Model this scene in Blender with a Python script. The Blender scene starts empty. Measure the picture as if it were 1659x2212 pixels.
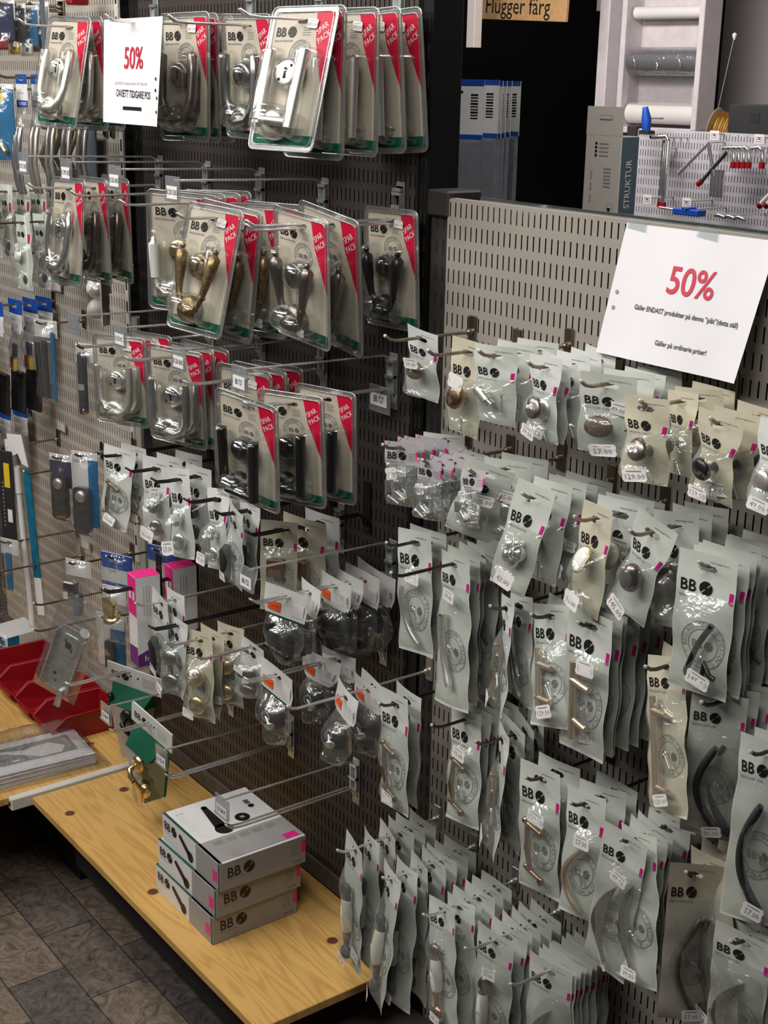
import bpy, math, random
import numpy as np
from mathutils import Vector, Matrix, noise
C = bpy.context.scene.collection
PI = math.pi
CZ = 2.22                                  # eye height above the floor
# ---------------- camera ----------------
FPX, YAW, PITCH, ROLL = 2980.6, 0.93079, 0.30369, 0.018564
cf = Vector((-math.sin(YAW)*math.cos(PITCH), math.cos(YAW)*math.cos(PITCH), -math.sin(PITCH)))
r0 = Vector((math.cos(YAW), math.sin(YAW), 0)); u0 = r0.cross(cf)
cr = r0*math.cos(ROLL)+u0*math.sin(ROLL); cu_ = -r0*math.sin(ROLL)+u0*math.cos(ROLL)
CAM = Vector((0, -1.65, CZ))
cam = bpy.data.cameras.new('camera'); co = bpy.data.objects.new('camera', cam); C.objects.link(co)
cam.sensor_fit = 'VERTICAL'; cam.sensor_height = 36; cam.lens = FPX/2212*36; cam.clip_start = .05; cam.clip_end = 40
co.matrix_world = Matrix(((cr.x, cu_.x, -cf.x, CAM.x), (cr.y, cu_.y, -cf.y, CAM.y), (cr.z, cu_.z, -cf.z, CAM.z), (0, 0, 0, 1)))
bpy.context.scene.camera = co
def at(px, py, Y):
    d = cf*FPX+cr*(px-829.5)-cu_*(py-1106)
    return CAM+d*((Y-CAM.y)/d.y)
# ---------------- world, lamps, exposure ----------------
sc = bpy.context.scene
vs = sc.view_settings; vs.view_transform = 'Standard'; vs.look = 'None'; vs.gamma = 1; vs.exposure = -.14; vs.use_curve_mapping = False
sc.cycles.transparent_max_bounces = 18; sc.cycles.adaptive_threshold = .025; sc.cycles.max_bounces = 4; sc.cycles.diffuse_bounces = 2; sc.cycles.glossy_bounces = 3
sc.cycles.transmission_bounces = 3; sc.cycles.caustics_reflective = False; sc.cycles.caustics_refractive = False
w = bpy.data.worlds.new('world'); sc.world = w; w.use_nodes = True
w.node_tree.nodes['Background'].inputs[0].default_value = (.80, .84, 1.0, 1); w.node_tree.nodes['Background'].inputs[1].default_value = .02
def area(name, loc, tgt, sx, sy, power, col=(1, .965, .92)):
    l = bpy.data.lights.new(name, 'AREA'); l.shape = 'RECTANGLE'; l.size = sx; l.size_y = sy; l.energy = power; l.color = col
    o = bpy.data.objects.new(name, l); C.objects.link(o); o.location = loc
    o.rotation_euler = (Vector(tgt)-Vector(loc)).to_track_quat('-Z', 'Y').to_euler()
area('ceiling_or_fill_lamp', (-3.2, -1.0, 3.12), (-3.2, -.6, 0), 2.2, .30, 24)
area('ceiling_or_fill_lamp', (-3.0, -2.1, 3.12), (-3.0, -.9, .6), 2.4, .34, 50)
area('ceiling_or_fill_lamp', (-1.1, -1.35, 3.12), (-1.35, -.5, .6), 1.2, .34, 27)
area('ceiling_or_fill_lamp', (-2.2, -3.2, 3.12), (-2.2, -3.0, 0), 3.0, .34, 9)  # added fill lamp, gives the metal handles something bright to reflect
area('ceiling_or_fill_lamp', (-1.9, .35, 3.12), (-2.65, 1.1, 1.2), .8, .3, 17)  # added fill lamp, brightens the carton and sleeves behind the panel
area('ceiling_or_fill_lamp', (-4.4, 2.1, 3.12), (-4.6, 3.4, .8), 1.6, .3, 50, (1, .93, .93))
# ---------------- materials ----------------
MT = {}
def mat(name, col, rough=.6, metal=0., spec=.5, var=.0, vscale=40, bump=0., bscale=120, alpha=None):
    m = bpy.data.materials.new(name); m.use_nodes = True; nt = m.node_tree; b = nt.nodes['Principled BSDF']
    b.inputs['Base Color'].default_value = (*col, 1); b.inputs['Roughness'].default_value = rough; b.inputs['Metallic'].default_value = metal
    b.inputs['Specular IOR Level'].default_value = spec
    if var or bump:
        tc = nt.nodes.new('ShaderNodeTexCoord'); n = nt.nodes.new('ShaderNodeTexNoise'); n.inputs['Scale'].default_value = vscale
        nt.links.new(tc.outputs['Object'], n.inputs['Vector'])
        if var:
            r = nt.nodes.new('ShaderNodeMapRange'); r.inputs['To Min'].default_value = 1-var; r.inputs['To Max'].default_value = 1+var
            r.inputs['From Min'].default_value = .3; r.inputs['From Max'].default_value = .7
            nt.links.new(n.outputs['Fac'], r.inputs['Value'])
            mx = nt.nodes.new('ShaderNodeVectorMath'); mx.operation = 'SCALE'; mx.inputs[0].default_value = col
            nt.links.new(r.outputs[0], mx.inputs['Scale']); nt.links.new(mx.outputs[0], b.inputs['Base Color'])
        if bump:
            n2 = nt.nodes.new('ShaderNodeTexNoise'); n2.inputs['Scale'].default_value = bscale; nt.links.new(tc.outputs['Object'], n2.inputs['Vector'])
            bp = nt.nodes.new('ShaderNodeBump'); bp.inputs['Strength'].default_value = bump; bp.inputs['Distance'].default_value = .002
            nt.links.new(n2.outputs['Fac'], bp.inputs['Height']); nt.links.new(bp.outputs[0], b.inputs['Normal'])
    MT[name] = m; return m
def clear(name, col, gl=.12, diff=.0, rough=.12, dcol=(.8, .82, .8), bump=0., bscale=60, edge=.5):
    m = bpy.data.materials.new(name); m.use_nodes = True; nt = m.node_tree; nt.nodes.clear(); N = nt.nodes.new; L = nt.links.new
    out = N('ShaderNodeOutputMaterial'); t = N('ShaderNodeBsdfTransparent'); t.inputs[0].default_value = (*col, 1)
    g = N('ShaderNodeBsdfAnisotropic'); g.inputs['Roughness'].default_value = rough; g.inputs['Color'].default_value = (.95, .97, .97, 1)
    lw = N('ShaderNodeLayerWeight'); lw.inputs[0].default_value = .35
    mr = N('ShaderNodeMapRange'); mr.inputs['To Min'].default_value = gl; mr.inputs['To Max'].default_value = edge; L(lw.outputs['Facing'], mr.inputs['Value'])
    mx = N('ShaderNodeMixShader'); L(mr.outputs[0], mx.inputs[0]); L(t.outputs[0], mx.inputs[1]); L(g.outputs[0], mx.inputs[2]); last = mx
    if diff:
        d = N('ShaderNodeBsdfDiffuse'); d.inputs[0].default_value = (*dcol, 1)
        m2 = N('ShaderNodeMixShader'); m2.inputs[0].default_value = diff; L(last.outputs[0], m2.inputs[1]); L(d.outputs[0], m2.inputs[2]); last = m2
    if bump:
        tc = N('ShaderNodeTexCoord'); n = N('ShaderNodeTexNoise'); n.inputs['Scale'].default_value = bscale; n.inputs['Distortion'].default_value = 1.2; L(tc.outputs['Object'], n.inputs['Vector'])
        bp = N('ShaderNodeBump'); bp.inputs['Strength'].default_value = bump; bp.inputs['Distance'].default_value = .004; L(n.outputs['Fac'], bp.inputs['Height']); L(bp.outputs[0], g.inputs['Normal'])
    L(last.outputs[0], out.inputs[0]); MT[name] = m; return m
def slotted(name, col, rough=.5):
    """painted steel sheet with rows of vertical slots punched through it"""
    m = bpy.data.materials.new(name); m.use_nodes = True; nt = m.node_tree; N = nt.nodes.new; L = nt.links.new
    b = nt.nodes['Principled BSDF']; b.inputs['Base Color'].default_value = (*col, 1); b.inputs['Roughness'].default_value = rough
    tc = N('ShaderNodeTexCoord'); sp = N('ShaderNodeSeparateXYZ'); L(tc.outputs['Object'], sp.inputs[0])
    def M(op, a, bb, c=None):
        n = N('ShaderNodeMath'); n.operation = op
        for i, v in enumerate((a, bb, c)):
            if v is None: continue
            if isinstance(v, (int, float)): n.inputs[i].default_value = v
            else: L(v, n.inputs[i])
        return n.outputs[0]
    px, pz = .0154, .0408
    fx = M('ABSOLUTE', M('SUBTRACT', M('FLOORED_MODULO', sp.outputs['X'], px), px/2), 0)
    fz = M('ABSOLUTE', M('SUBTRACT', M('FLOORED_MODULO', sp.outputs['Z'], pz), pz/2), 0)
    ez = M('MAXIMUM', M('SUBTRACT', fz, .0117), 0)
    d = M('SQRT', M('ADD', M('POWER', fx, 2), M('POWER', ez, 2)), 0)
    ins = M('LESS_THAN', d, .0016)
    tr = N('ShaderNodeBsdfTransparent'); mx = N('ShaderNodeMixShader'); L(ins, mx.inputs[0]); L(b.outputs[0], mx.inputs[1]); L(tr.outputs[0], mx.inputs[2])
    L(mx.outputs[0], nt.nodes['Material Output'].inputs[0])
    n = N('ShaderNodeTexNoise'); n.inputs['Scale'].default_value = 6; L(tc.outputs['Object'], n.inputs['Vector'])
    r = N('ShaderNodeMapRange'); r.inputs['To Min'].default_value = .9; r.inputs['To Max'].default_value = 1.08; L(n.outputs['Fac'], r.inputs['Value'])
    v = N('ShaderNodeVectorMath'); v.operation = 'SCALE'; v.inputs[0].default_value = col; L(r.outputs[0], v.inputs['Scale']); L(v.outputs[0], b.inputs['Base Color'])
    MT[name] = m
def wood(name):
    m = bpy.data.materials.new(name); m.use_nodes = True; nt = m.node_tree; N = nt.nodes.new; L = nt.links.new
    b = nt.nodes['Principled BSDF']; b.inputs['Roughness'].default_value = .42
    tc = N('ShaderNodeTexCoord'); sp = N('ShaderNodeSeparateXYZ'); L(tc.outputs['Object'], sp.inputs[0])
    def M(op, a, bb):
        n = N('ShaderNodeMath'); n.operation = op
        for i, v in enumerate((a, bb)):
            if isinstance(v, (int, float)): n.inputs[i].default_value = v
            else: L(v, n.inputs[i])
        return n.outputs[0]
    st = M('FLOOR', M('DIVIDE', sp.outputs['Y'], .068), 0)          # glued staves along x
    cmb = N('ShaderNodeCombineXYZ')
    L(M('ADD', M('MULTIPLY', sp.outputs['X'], 1.3), M('MULTIPLY', st, 3.7)), cmb.inputs[0]); L(M('MULTIPLY', sp.outputs['Y'], 16), cmb.inputs[1]); L(st, cmb.inputs[2])
    n1 = N('ShaderNodeTexNoise'); n1.inputs['Scale'].default_value = 1.3; n1.inputs['Detail'].default_value = 1.5; n1.inputs['Distortion'].default_value = .35; L(cmb.outputs[0], n1.inputs['Vector'])
    sn = M('ADD', M('MULTIPLY', M('SINE', M('MULTIPLY', n1.outputs['Fac'], 62), 0), .5), .5)
    rings = M('POWER', sn, 2.2)
    wn = N('ShaderNodeTexWhiteNoise'); wn.noise_dimensions = '1D'; L(st, wn.inputs['W'])
    mixc = N('ShaderNodeMix'); mixc.data_type = 'RGBA'; mixc.inputs[6].default_value = (.76, .47, .15, 1); mixc.inputs[7].default_value = (.50, .26, .07, 1)
    L(M('MULTIPLY', rings, .6), mixc.inputs[0])
    mx2 = N('ShaderNodeMix'); mx2.data_type = 'RGBA'; mx2.inputs[7].default_value = (.50, .27, .08, 1); L(M('MULTIPLY', M('POWER', wn.outputs[0], 1.5), .8), mx2.inputs[0]); L(mixc.outputs[2], mx2.inputs[6])
    vo = N('ShaderNodeTexVoronoi'); vo.voronoi_dimensions = '2D'; vo.inputs['Scale'].default_value = 3.1; L(tc.outputs['Object'], vo.inputs['Vector'])
    kn = N('ShaderNodeMapRange'); kn.inputs['From Min'].default_value = .034; kn.inputs['From Max'].default_value = .05; kn.inputs['To Min'].default_value = 1; kn.inputs['To Max'].default_value = 0; L(vo.outputs['Distance'], kn.inputs['Value'])
    mx3 = N('ShaderNodeMix'); mx3.data_type = 'RGBA'; mx3.inputs[7].default_value = (.13, .045, .02, 1); L(kn.outputs[0], mx3.inputs[0]); L(mx2.outputs[2], mx3.inputs[6])
    L(mx3.outputs[2], b.inputs['Base Color']); MT[name] = m
def tiles(name):
    m = bpy.data.materials.new(name); m.use_nodes = True; nt = m.node_tree; N = nt.nodes.new; L = nt.links.new
    b = nt.nodes['Principled BSDF']; b.inputs['Roughness'].default_value = .5
    tc = N('ShaderNodeTexCoord'); mp = N('ShaderNodeMapping'); mp.inputs['Scale'].default_value = (1, 1, 1); L(tc.outputs['Object'], mp.inputs[0])
    br = N('ShaderNodeTexBrick'); br.inputs['Scale'].default_value = 1; br.inputs['Mortar Size'].default_value = .002; br.inputs['Brick Width'].default_value = .31; br.inputs['Row Height'].default_value = .155
    br.inputs['Color1'].default_value = (.175, .135, .10, 1); br.inputs['Color2'].default_value = (.075, .066, .064, 1); br.inputs['Mortar'].default_value = (.035, .03, .027, 1)
    L(mp.outputs[0], br.inputs['Vector'])
    n = N('ShaderNodeTexNoise'); n.inputs['Scale'].default_value = 17; n.inputs['Detail'].default_value = 10; n.inputs['Roughness'].default_value = .78; n.inputs['Distortion'].default_value = 2.2; L(tc.outputs['Object'], n.inputs['Vector'])
    r = N('ShaderNodeMapRange'); r.inputs['From Min'].default_value = .3; r.inputs['From Max'].default_value = .7; r.inputs['To Min'].default_value = .15; r.inputs['To Max'].default_value = 2.1; L(n.outputs['Fac'], r.inputs['Value'])
    v = N('ShaderNodeVectorMath'); v.operation = 'SCALE'; L(br.outputs[0], v.inputs[0]); L(r.outputs[0], v.inputs['Scale']); L(v.outputs[0], b.inputs['Base Color'])
    MT[name] = m
wood('pine'); tiles('slate_tiles')
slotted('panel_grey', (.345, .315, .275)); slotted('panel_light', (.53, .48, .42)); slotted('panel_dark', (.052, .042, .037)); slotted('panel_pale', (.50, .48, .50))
mat('dark_steel', (.045, .04, .038), .5, .3); mat('black_steel', (.012, .012, .012), .35, .3); mat('void', (.010, .009, .009), .9)
mat('upright_grey', (.40, .38, .34), .5); mat('rail_white', (.68, .65, .60), .4); mat('plinth', (.10, .085, .082), .6, var=.25, vscale=30)
mat('zinc', (.72, .76, .76), .34, .82, var=.15, vscale=60); mat('chrome', (.85, .84, .82), .16, .9); mat('steel', (.74, .71, .67), .36, .82, var=.08, vscale=90)
mat('wire', (.80, .79, .77), .25, .75); mat('peg', (.30, .25, .20), .3, 1, var=.15); mat('peg_tip', (.85, .83, .78), .3, .5); mat('peg_dark', (.10, .085, .07), .35, 1)
mat('brass', (.80, .62, .30), .24, .9); mat('old_brass', (.26, .18, .09), .36, .8, var=.35, vscale=160); mat('pewter', (.24, .21, .19), .3, .85, var=.2); mat('copper', (.48, .29, .18), .3, 1)
mat('champagne', (.72, .58, .43), .36, .82); mat('black_paint', (.012, .012, .013), .3, .0, .5); mat('black_matt', (.022, .022, .024), .55); mat('grey_metal', (.36, .36, .36), .3, 1)
mat('porcelain', (.85, .83, .78), .15); mat('white_plastic', (.80, .79, .77), .4); mat('brown', (.11, .06, .035), .4)
mat('bag_green', (.615, .645, .59), .5, var=.07, vscale=14, bump=.35, bscale=28); mat('bag_beige', (.60, .56, .43), .5, var=.09, vscale=16, bump=.35, bscale=28)
mat('bag_white', (.70, .72, .69), .5, var=.06, vscale=16, bump=.35, bscale=30); mat('bag_tan', (.48, .43, .34), .5, var=.1, vscale=14, bump=.3, bscale=30)
mat('card', (.53, .475, .385), .55, var=.04, vscale=20); mat('card_white', (.75, .75, .73), .5, var=.03); mat('red_wedge', (.55, .006, .040), .45, 0, .3); mat('green_strip', (.006, .10, .055), .6, 0, .2)
mat('print_black', (.008, .008, .008), .5); mat('print_grey', (.30, .31, .28), .6); mat('print_faint', (.25, .27, .25), .6); mat('print_mid', (.14, .15, .14), .6); mat('magenta', (.55, .005, .20), .45); mat('hot_pink', (.85, .02, .24), .45)
mat('label_white', (.80, .78, .76), .5, var=.03); mat('label_ink', (.28, .25, .26), .6); mat('orange', (.95, .13, .03), .5); mat('ink_red', (.60, .02, .06), .5); mat('paper', (.80, .78, .81), .55, var=.025, vscale=9, bump=.25, bscale=12)
mat('blue_print', (.01, .07, .40), .4); mat('cyan_print', (.008, .15, .34), .45); mat('navy', (.02, .025, .08), .35); mat('purple', (.13, .02, .19), .4); mat('indigo', (.035, .025, .085), .4); mat('red_plastic', (.30, .005, .010), .42)
mat('box_white', (.76, .75, .74), .45, var=.02); mat('box_grey', (.34, .325, .32), .5, var=.03); mat('box_green', (.02, .07, .055), .5); mat('kraft', (.30, .22, .13), .7)
mat('grey_wall', (.46, .43, .42), .7, var=.03); mat('ceiling_white', (.5, .5, .48), .8); mat('white_wood', (.72, .66, .66), .5, var=.06, vscale=20); mat('dark_wall', (.30, .275, .26), .7)
mat('sign_wood', (.50, .30, .13), .5, var=.1); mat('slate_blue', (.085, .12, .15), .5); mat('beige_box', (.54, .50, .455), .55, var=.03); mat('yellow', (.75, .55, .03), .4); mat('orange_rope', (.55, .33, .07), .5)
mat('sleeve0', (.22, .22, .24), .4); mat('header_grey', (.44, .42, .44), .5); mat('header_pink', (.62, .36, .46), .5); mat('grey_image', (.27, .27, .27), .5); mat('teal_strip', (.01, .14, .24), .35, var=.2)
clear('film', (.95, .97, .95), .07, .07, .17, bump=.9, bscale=45, edge=.42); clear('film_zip', (.93, .94, .94), .09, .08, .18, bump=1., bscale=60, edge=.6)
clear('shell', (.97, .98, .97), .014, .0, .13, bump=.5, bscale=14, edge=.55); clear('shell_rim', (.72, .73, .72), .30, .12, .18, edge=.8)
clear('shell_smoke', (.55, .55, .53), .06, .02, .10, edge=.6); clear('holder', (.80, .84, .86), .10, .14, .15, (.75, .78, .8), edge=.5); clear('polybag', (.93, .93, .93), .06, .035, .17, bump=1., bscale=24, edge=.5)
clear('crinkle', (.92, .92, .92), .13, .03, .16, bump=1., bscale=20, edge=.7); clear('glass_edge', (.25, .38, .33), .15, .05, .05)
# ---------------- geometry collector ----------------
_tc = {}
def text2(s, size, align='CENTER', res=2, sx=1., bold=0.):
    k = (s, size, align, res, sx, bold)
    if k not in _tc:
        c = bpy.data.curves.new('t', 'FONT'); c.body = s; c.size = size; c.align_x = align; c.align_y = 'CENTER'; c.resolution_u = res; c.offset = bold*size
        o = bpy.data.objects.new('t', c); me = o.to_mesh()
        _tc[k] = ([(v.co.x*sx, v.co.y) for v in me.vertices], [tuple(p.vertices) for p in me.polygons]); o.to_mesh_clear(); bpy.data.objects.remove(o)
    return _tc[k]
class G:
    def __init__(s): s.v = []; s.f = []; s.m = []; s.s = []; s.mats = []
    def _mi(s, m):
        if m not in s.mats: s.mats.append(m)
        return s.mats.index(m)
    def add(s, vs, fs, m, smooth=False):
        b = len(s.v); s.v += [tuple(v) for v in vs]; mi = s._mi(m)
        for f in fs: s.f.append(tuple(b+i for i in f)); s.m.append(mi); s.s.append(smooth)
        return s
    def box(s, lo, hi, m, bev=0):
        x0, y0, z0 = lo; x1, y1, z1 = hi
        if bev:
            b = bev; ring = []
            for z, k in ((z0, b), (z0+b, 0), (z1-b, 0), (z1, b)):
                pts = [(x0+b, y0+k), (x1-b, y0+k), (x1-k, y0+b), (x1-k, y1-b), (x1-b, y1-k), (x0+b, y1-k), (x0+k, y1-b), (x0+k, y0+b)]
                ring.append([(p[0], p[1], z) for p in pts])
            vs = sum(ring, []); fs = [tuple(range(7, -1, -1)), tuple(range(24, 32))]
            for r in range(3):
                for i in range(8): j = (i+1) % 8; fs.append((r*8+i, r*8+j, r*8+8+j, r*8+8+i))
            return s.add(vs, fs, m)
        vs = [(x0, y0, z0), (x1, y0, z0), (x1, y1, z0), (x0, y1, z0), (x0, y0, z1), (x1, y0, z1), (x1, y1, z1), (x0, y1, z1)]
        return s.add(vs, [(3, 2, 1, 0), (4, 5, 6, 7), (0, 1, 5, 4), (1, 2, 6, 5), (2, 3, 7, 6), (3, 0, 4, 7)], m)
    def prism(s, pts, y0, y1, m, smooth=False):
        """outline in x,z pushed from depth y0 to y1"""
        n = len(pts); vs = [(p[0], y0, p[1]) for p in pts]+[(p[0], y1, p[1]) for p in pts]
        s.add(vs, [tuple(range(n)), tuple(range(2*n-1, n-1, -1))], m)
        return s.add(vs, [(i, i+n, (i+1) % n+n, (i+1) % n) for i in range(n)], m, smooth)
    def tube(s, pts, r, m, n=8, cap=True):
        P = [Vector(p) for p in pts]; rs = r if isinstance(r, (list, tuple)) else [r]*len(P)
        t0 = (P[1]-P[0]).normalized(); up = Vector((0, 0, 1)) if abs(t0.z) < .9 else Vector((1, 0, 0)); a = t0.cross(up).normalized(); vs = []
        for i, p in enumerate(P):
            t = (P[min(i+1, len(P)-1)]-P[max(i-1, 0)]).normalized(); a = (a-t*a.dot(t)).normalized(); b = t.cross(a)
            vs += [p+(a*math.cos(2*PI*k/n)+b*math.sin(2*PI*k/n))*rs[i] for k in range(n)]
        fs = [(i*n+k, i*n+(k+1) % n, (i+1)*n+(k+1) % n, (i+1)*n+k) for i in range(len(P)-1) for k in range(n)]
        s.add(vs, fs, m, True)
        if cap: s.add(vs[:n], [tuple(range(n-1, -1, -1))], m); s.add(vs[-n:], [tuple(range(n))], m)
        return s
    def lathe(s, c, prof, m, n=24, ax=None, smooth=True):
        """profile (radius, height) turned about an axis; the default axis points at the viewer (-y)"""
        A = Vector(ax or (0, -1, 0)).normalized(); up = Vector((0, 0, 1)) if abs(A.z) < .9 else Vector((1, 0, 0)); a = A.cross(up).normalized(); b = A.cross(a); c = Vector(c)
        vs = [c+A*h+(a*math.cos(2*PI*k/n)+b*math.sin(2*PI*k/n))*r for r, h in prof for k in range(n)]
        fs = [(i*n+k, (i+1)*n+k, (i+1)*n+(k+1) % n, i*n+(k+1) % n) for i in range(len(prof)-1) for k in range(n)]
        s.add(vs, fs, m, smooth)
        if prof[-1][0] > 1e-4: s.add(vs[-n:], [tuple(range(n-1, -1, -1))], m)
        if prof[0][0] > 1e-4: s.add(vs[:n], [tuple(range(n))], m)
        return s
    def flat(s, pts, m, o=(0, 0, 0), u=(1, 0, 0), v=(0, 0, 1), faces=None):
        o, u, v = Vector(o), Vector(u), Vector(v); vs = [o+u*p[0]+v*p[1] for p in pts]
        return s.add(vs, faces or [tuple(range(len(pts)))], m)
    def rect(s, x, z, w, h, m, y=0, **k): return s.flat([(x-w/2, z-h/2), (x+w/2, z-h/2), (x+w/2, z+h/2), (x-w/2, z+h/2)], m, **({'o': (0, y, 0)} | k))
    def patch(s, x, z, w, h, m, y=0, rot=0, n=5, bulge=0):
        c, q = math.cos(rot), math.sin(rot); P_ = [(-w/2+w*i/n, -h/2+h*j/n) for j in range(n+1) for i in range(n+1)]
        return s.add([(x+a*c-b*q, y-bulge*(1-(2*a/w)**2), z+a*q+b*c) for a, b in P_], [(j*(n+1)+i, j*(n+1)+i+1, (j+1)*(n+1)+i+1, (j+1)*(n+1)+i) for j in range(n) for i in range(n)], m)
    def text(s, t, x, z, size, m, y=0, align='CENTER', rot=0, sx=1., res=2, bold=0., **k):
        V, F = text2(t, size, align, res, sx, bold); c, q = math.cos(rot), math.sin(rot)
        if not F: return s
        return s.flat([(x+a*c-b*q, z+a*q+b*c) for a, b in V], m, faces=F, **({'o': (0, y, 0)} | k))
    def disc(s, x, z, r, m, y=0, n=20, **k): return s.flat([(x+r*math.cos(2*PI*i/n), z+r*math.sin(2*PI*i/n)) for i in range(n)], m, **({'o': (0, y, 0)} | k))
    def ring(s, x, z, r, wd, m, y=0, n=40, **k):
        pts = [(x+q*math.cos(2*PI*i/n), z+q*math.sin(2*PI*i/n)) for q in (r-wd/2, r+wd/2) for i in range(n)]
        return s.flat(pts, m, faces=[(i, (i+1) % n, n+(i+1) % n, n+i) for i in range(n)], **({'o': (0, y, 0)} | k))
    def logo(s, x, z, h, m='print_black', y=0, sub=True, **k):
        """two letters B and a round mark split by a slanted stroke; x is the left edge"""
        s.text('BB', x, z-h*.06, h*1.34, m, y, align='LEFT', sx=.92, bold=.012, **k)
        r = h*.56; cx = x+h*2.20
        for sg in (1, -1):
            a0 = PI/4+(0 if sg > 0 else PI); off = .11
            pts = [(cx+r*math.cos(a0+off+(PI-2*off)*i/12), z+r*math.sin(a0+off+(PI-2*off)*i/12)) for i in range(13)]
            s.flat(pts, m, **({'o': (0, y, 0)} | k))
        s.flat([(cx-r*.3, z-r*.02), (cx+r*.02, z-r*.3), (cx+r*.3, z+r*.02), (cx-r*.02, z+r*.3)], m, **({'o': (0, y, 0)} | k))
        if sub: s.text('BESLAGSBODEN', x, z-h*.92, h*.27, m, y, align='LEFT', sx=1.25, res=1, **k)
        return s
    def emblem(s, x, z, R, y=0, m='print_faint', **k):
        s.ring(x, z, R, R*.045, m, y, **k).ring(x, z, R*.68, R*.045, m, y, **k)
        t = 'BESLAGSBODEN * DESIGN * SWEDEN * '
        for i, ch in enumerate(t):
            if ch == ' ': continue
            a = PI/2+PI*.55-2*PI*i/len(t); s.text(ch, x+R*.85*math.cos(a), z+R*.85*math.sin(a), R*.29, m, y, rot=a-PI/2, res=1, **k)
        return s.logo(x-R*.52, z, R*.36, 'print_mid', y, sub=False, **k)
    def tag(s, x, z, rot=0, y=0, w=.040, h=.023, txt='39.00', m='label_white'):
        """price sticker with notched ends"""
        c, q = math.cos(rot), math.sin(rot); R = lambda a, b: (x+a*c-b*q, z+a*q+b*c)
        pts = [(-w/2, -h*.3), (-w*.42, -h/2), (w*.42, -h/2), (w/2, -h*.3), (w*.46, 0), (w/2, h*.3), (w*.42, h/2), (-w*.42, h/2), (-w/2, h*.3), (-w*.46, 0)]
        s.flat([R(*p) for p in pts], m, o=(0, y, 0)); s.text(txt, *R(0, -h*.1), h*.55, 'label_ink', y-.0002, rot=rot, res=1)
        return s.flat([R(-w*.3, h*.28), R(w*.3, h*.28), R(w*.3, h*.34), R(-w*.3, h*.34)], 'label_ink', o=(0, y-.0002, 0))
    def mesh(s, name, fn=None):
        me = bpy.data.meshes.new(name); vs = [fn(*v) for v in s.v] if fn else s.v
        me.from_pydata([tuple(v) for v in vs], [], s.f)
        for n in s.mats: me.materials.append(MT[n])
        me.polygons.foreach_set('material_index', s.m); me.polygons.foreach_set('use_smooth', s.s); me.update(); return me
def ob(name, me, parent=None, label=None, cat=None, group=None, kind=None, loc=None, rot=None, scale=None):
    o = bpy.data.objects.new(name, me.mesh(name) if isinstance(me, G) else me); C.objects.link(o)
    if parent: o.parent = parent
    for k, v in (('label', label), ('category', cat), ('group', group), ('kind', kind)):
        if v: o[k] = v
    if loc is not None: o.location = loc
    if rot is not None: o.rotation_euler = rot
    if scale is not None: o.scale = scale
    return o
def st(name, g, loc=None): return ob(name, g, kind='structure', loc=loc)
# ---------------- packaged goods: every kind is (root mesh, [(part name, mesh, label, [sub-parts])]) ----------------
def deform(var, w, h):
    rnd = random.Random(var*7+3); c = rnd.uniform(-.10, .22); tw = rnd.uniform(-1.6, 1.6); pn = (.06, .16, .26, .05)[var % 4] if h < .2 else (0, .07, .10, .03)[var % 4]; zp = -.052; ph = rnd.uniform(0, 6); bd = rnd.uniform(-.25, .25)
    def fn(x, y, z):
        k = min(1, max(0, (-z-.005)/.03)); x2 = x*(1-pn*k*math.exp(-((z-zp)/.022)**2)*1.0)
        y2 = y+c*x*x/(w/2)*.9+.0022*k*math.sin(z*75+ph)*(x/(w/2))+bd*z*z*.8+.0015*math.sin(z*40+x*30+ph)
        a = tw*z*k; ca, sa = math.cos(a), math.sin(a)
        return (x2*ca-y2*sa, x2*sa+y2*ca, z)
    return fn
def sheet(g, w, h, ht, m, hole=(.015, .0045), n=10):
    xs = sorted(set([-w/2+w*i/n for i in range(n+1)]+[-hole[0], -hole[0]*.82, hole[0]*.82, hole[0]])); hz = [hole[1], hole[1]*.45, -hole[1]*.45, -hole[1]]
    zs = sorted(set([ht, ht*.6]+hz+[-hole[1]-(h-ht-hole[1])*i/16 for i in range(1, 17)]), reverse=True)
    vs = [(x, 0, z) for z in zs for x in xs]; nx = len(xs); fs = []
    for j in range(len(zs)-1):
        for i in range(nx-1):
            mx, mz = (xs[i]+xs[i+1])/2, (zs[j]+zs[j+1])/2
            inn = abs(mz) < hole[1] and abs(mx) < hole[0]*.82; inn |= abs(mz) < hole[1]*.45 and abs(mx) < hole[0]
            if not inn: fs.append((j*nx+i, (j+1)*nx+i, (j+1)*nx+i+1, j*nx+i+1))
    return g.add(vs, fs, m, True)
def pouch(g, w, z0, z1, depth, m, seed, nx=14, nz=26, y0=-.0012, amp=.0035, ramp=.25):
    vs = []
    for j in range(nz+1):
        v = j/nz; z = z0+(z1-z0)*v; e = min(1, v/ramp)*min(1, (1-v)/.14); e = math.sin(min(1, max(0, e))*PI/2)
        for i in range(nx+1):
            u = -1+2*i/nx; b = (1-abs(u)**2.6)*e
            nn = noise.noise(Vector((u*2.3+seed*5.1, v*6, seed)))+.5*noise.noise(Vector((u*6+seed, v*13, seed*2)))
            vs.append((u*w/2*.985, y0-depth*b*(.85+.3*noise.noise(Vector((seed, v*4, 1))))-abs(nn)*amp*min(1, b*3), z))
    return g.add(vs, [(j*(nx+1)+i, (j+1)*(nx+1)+i, (j+1)*(nx+1)+i+1, j*(nx+1)+i+1) for j in range(nz) for i in range(nx)], m, True)
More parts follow.
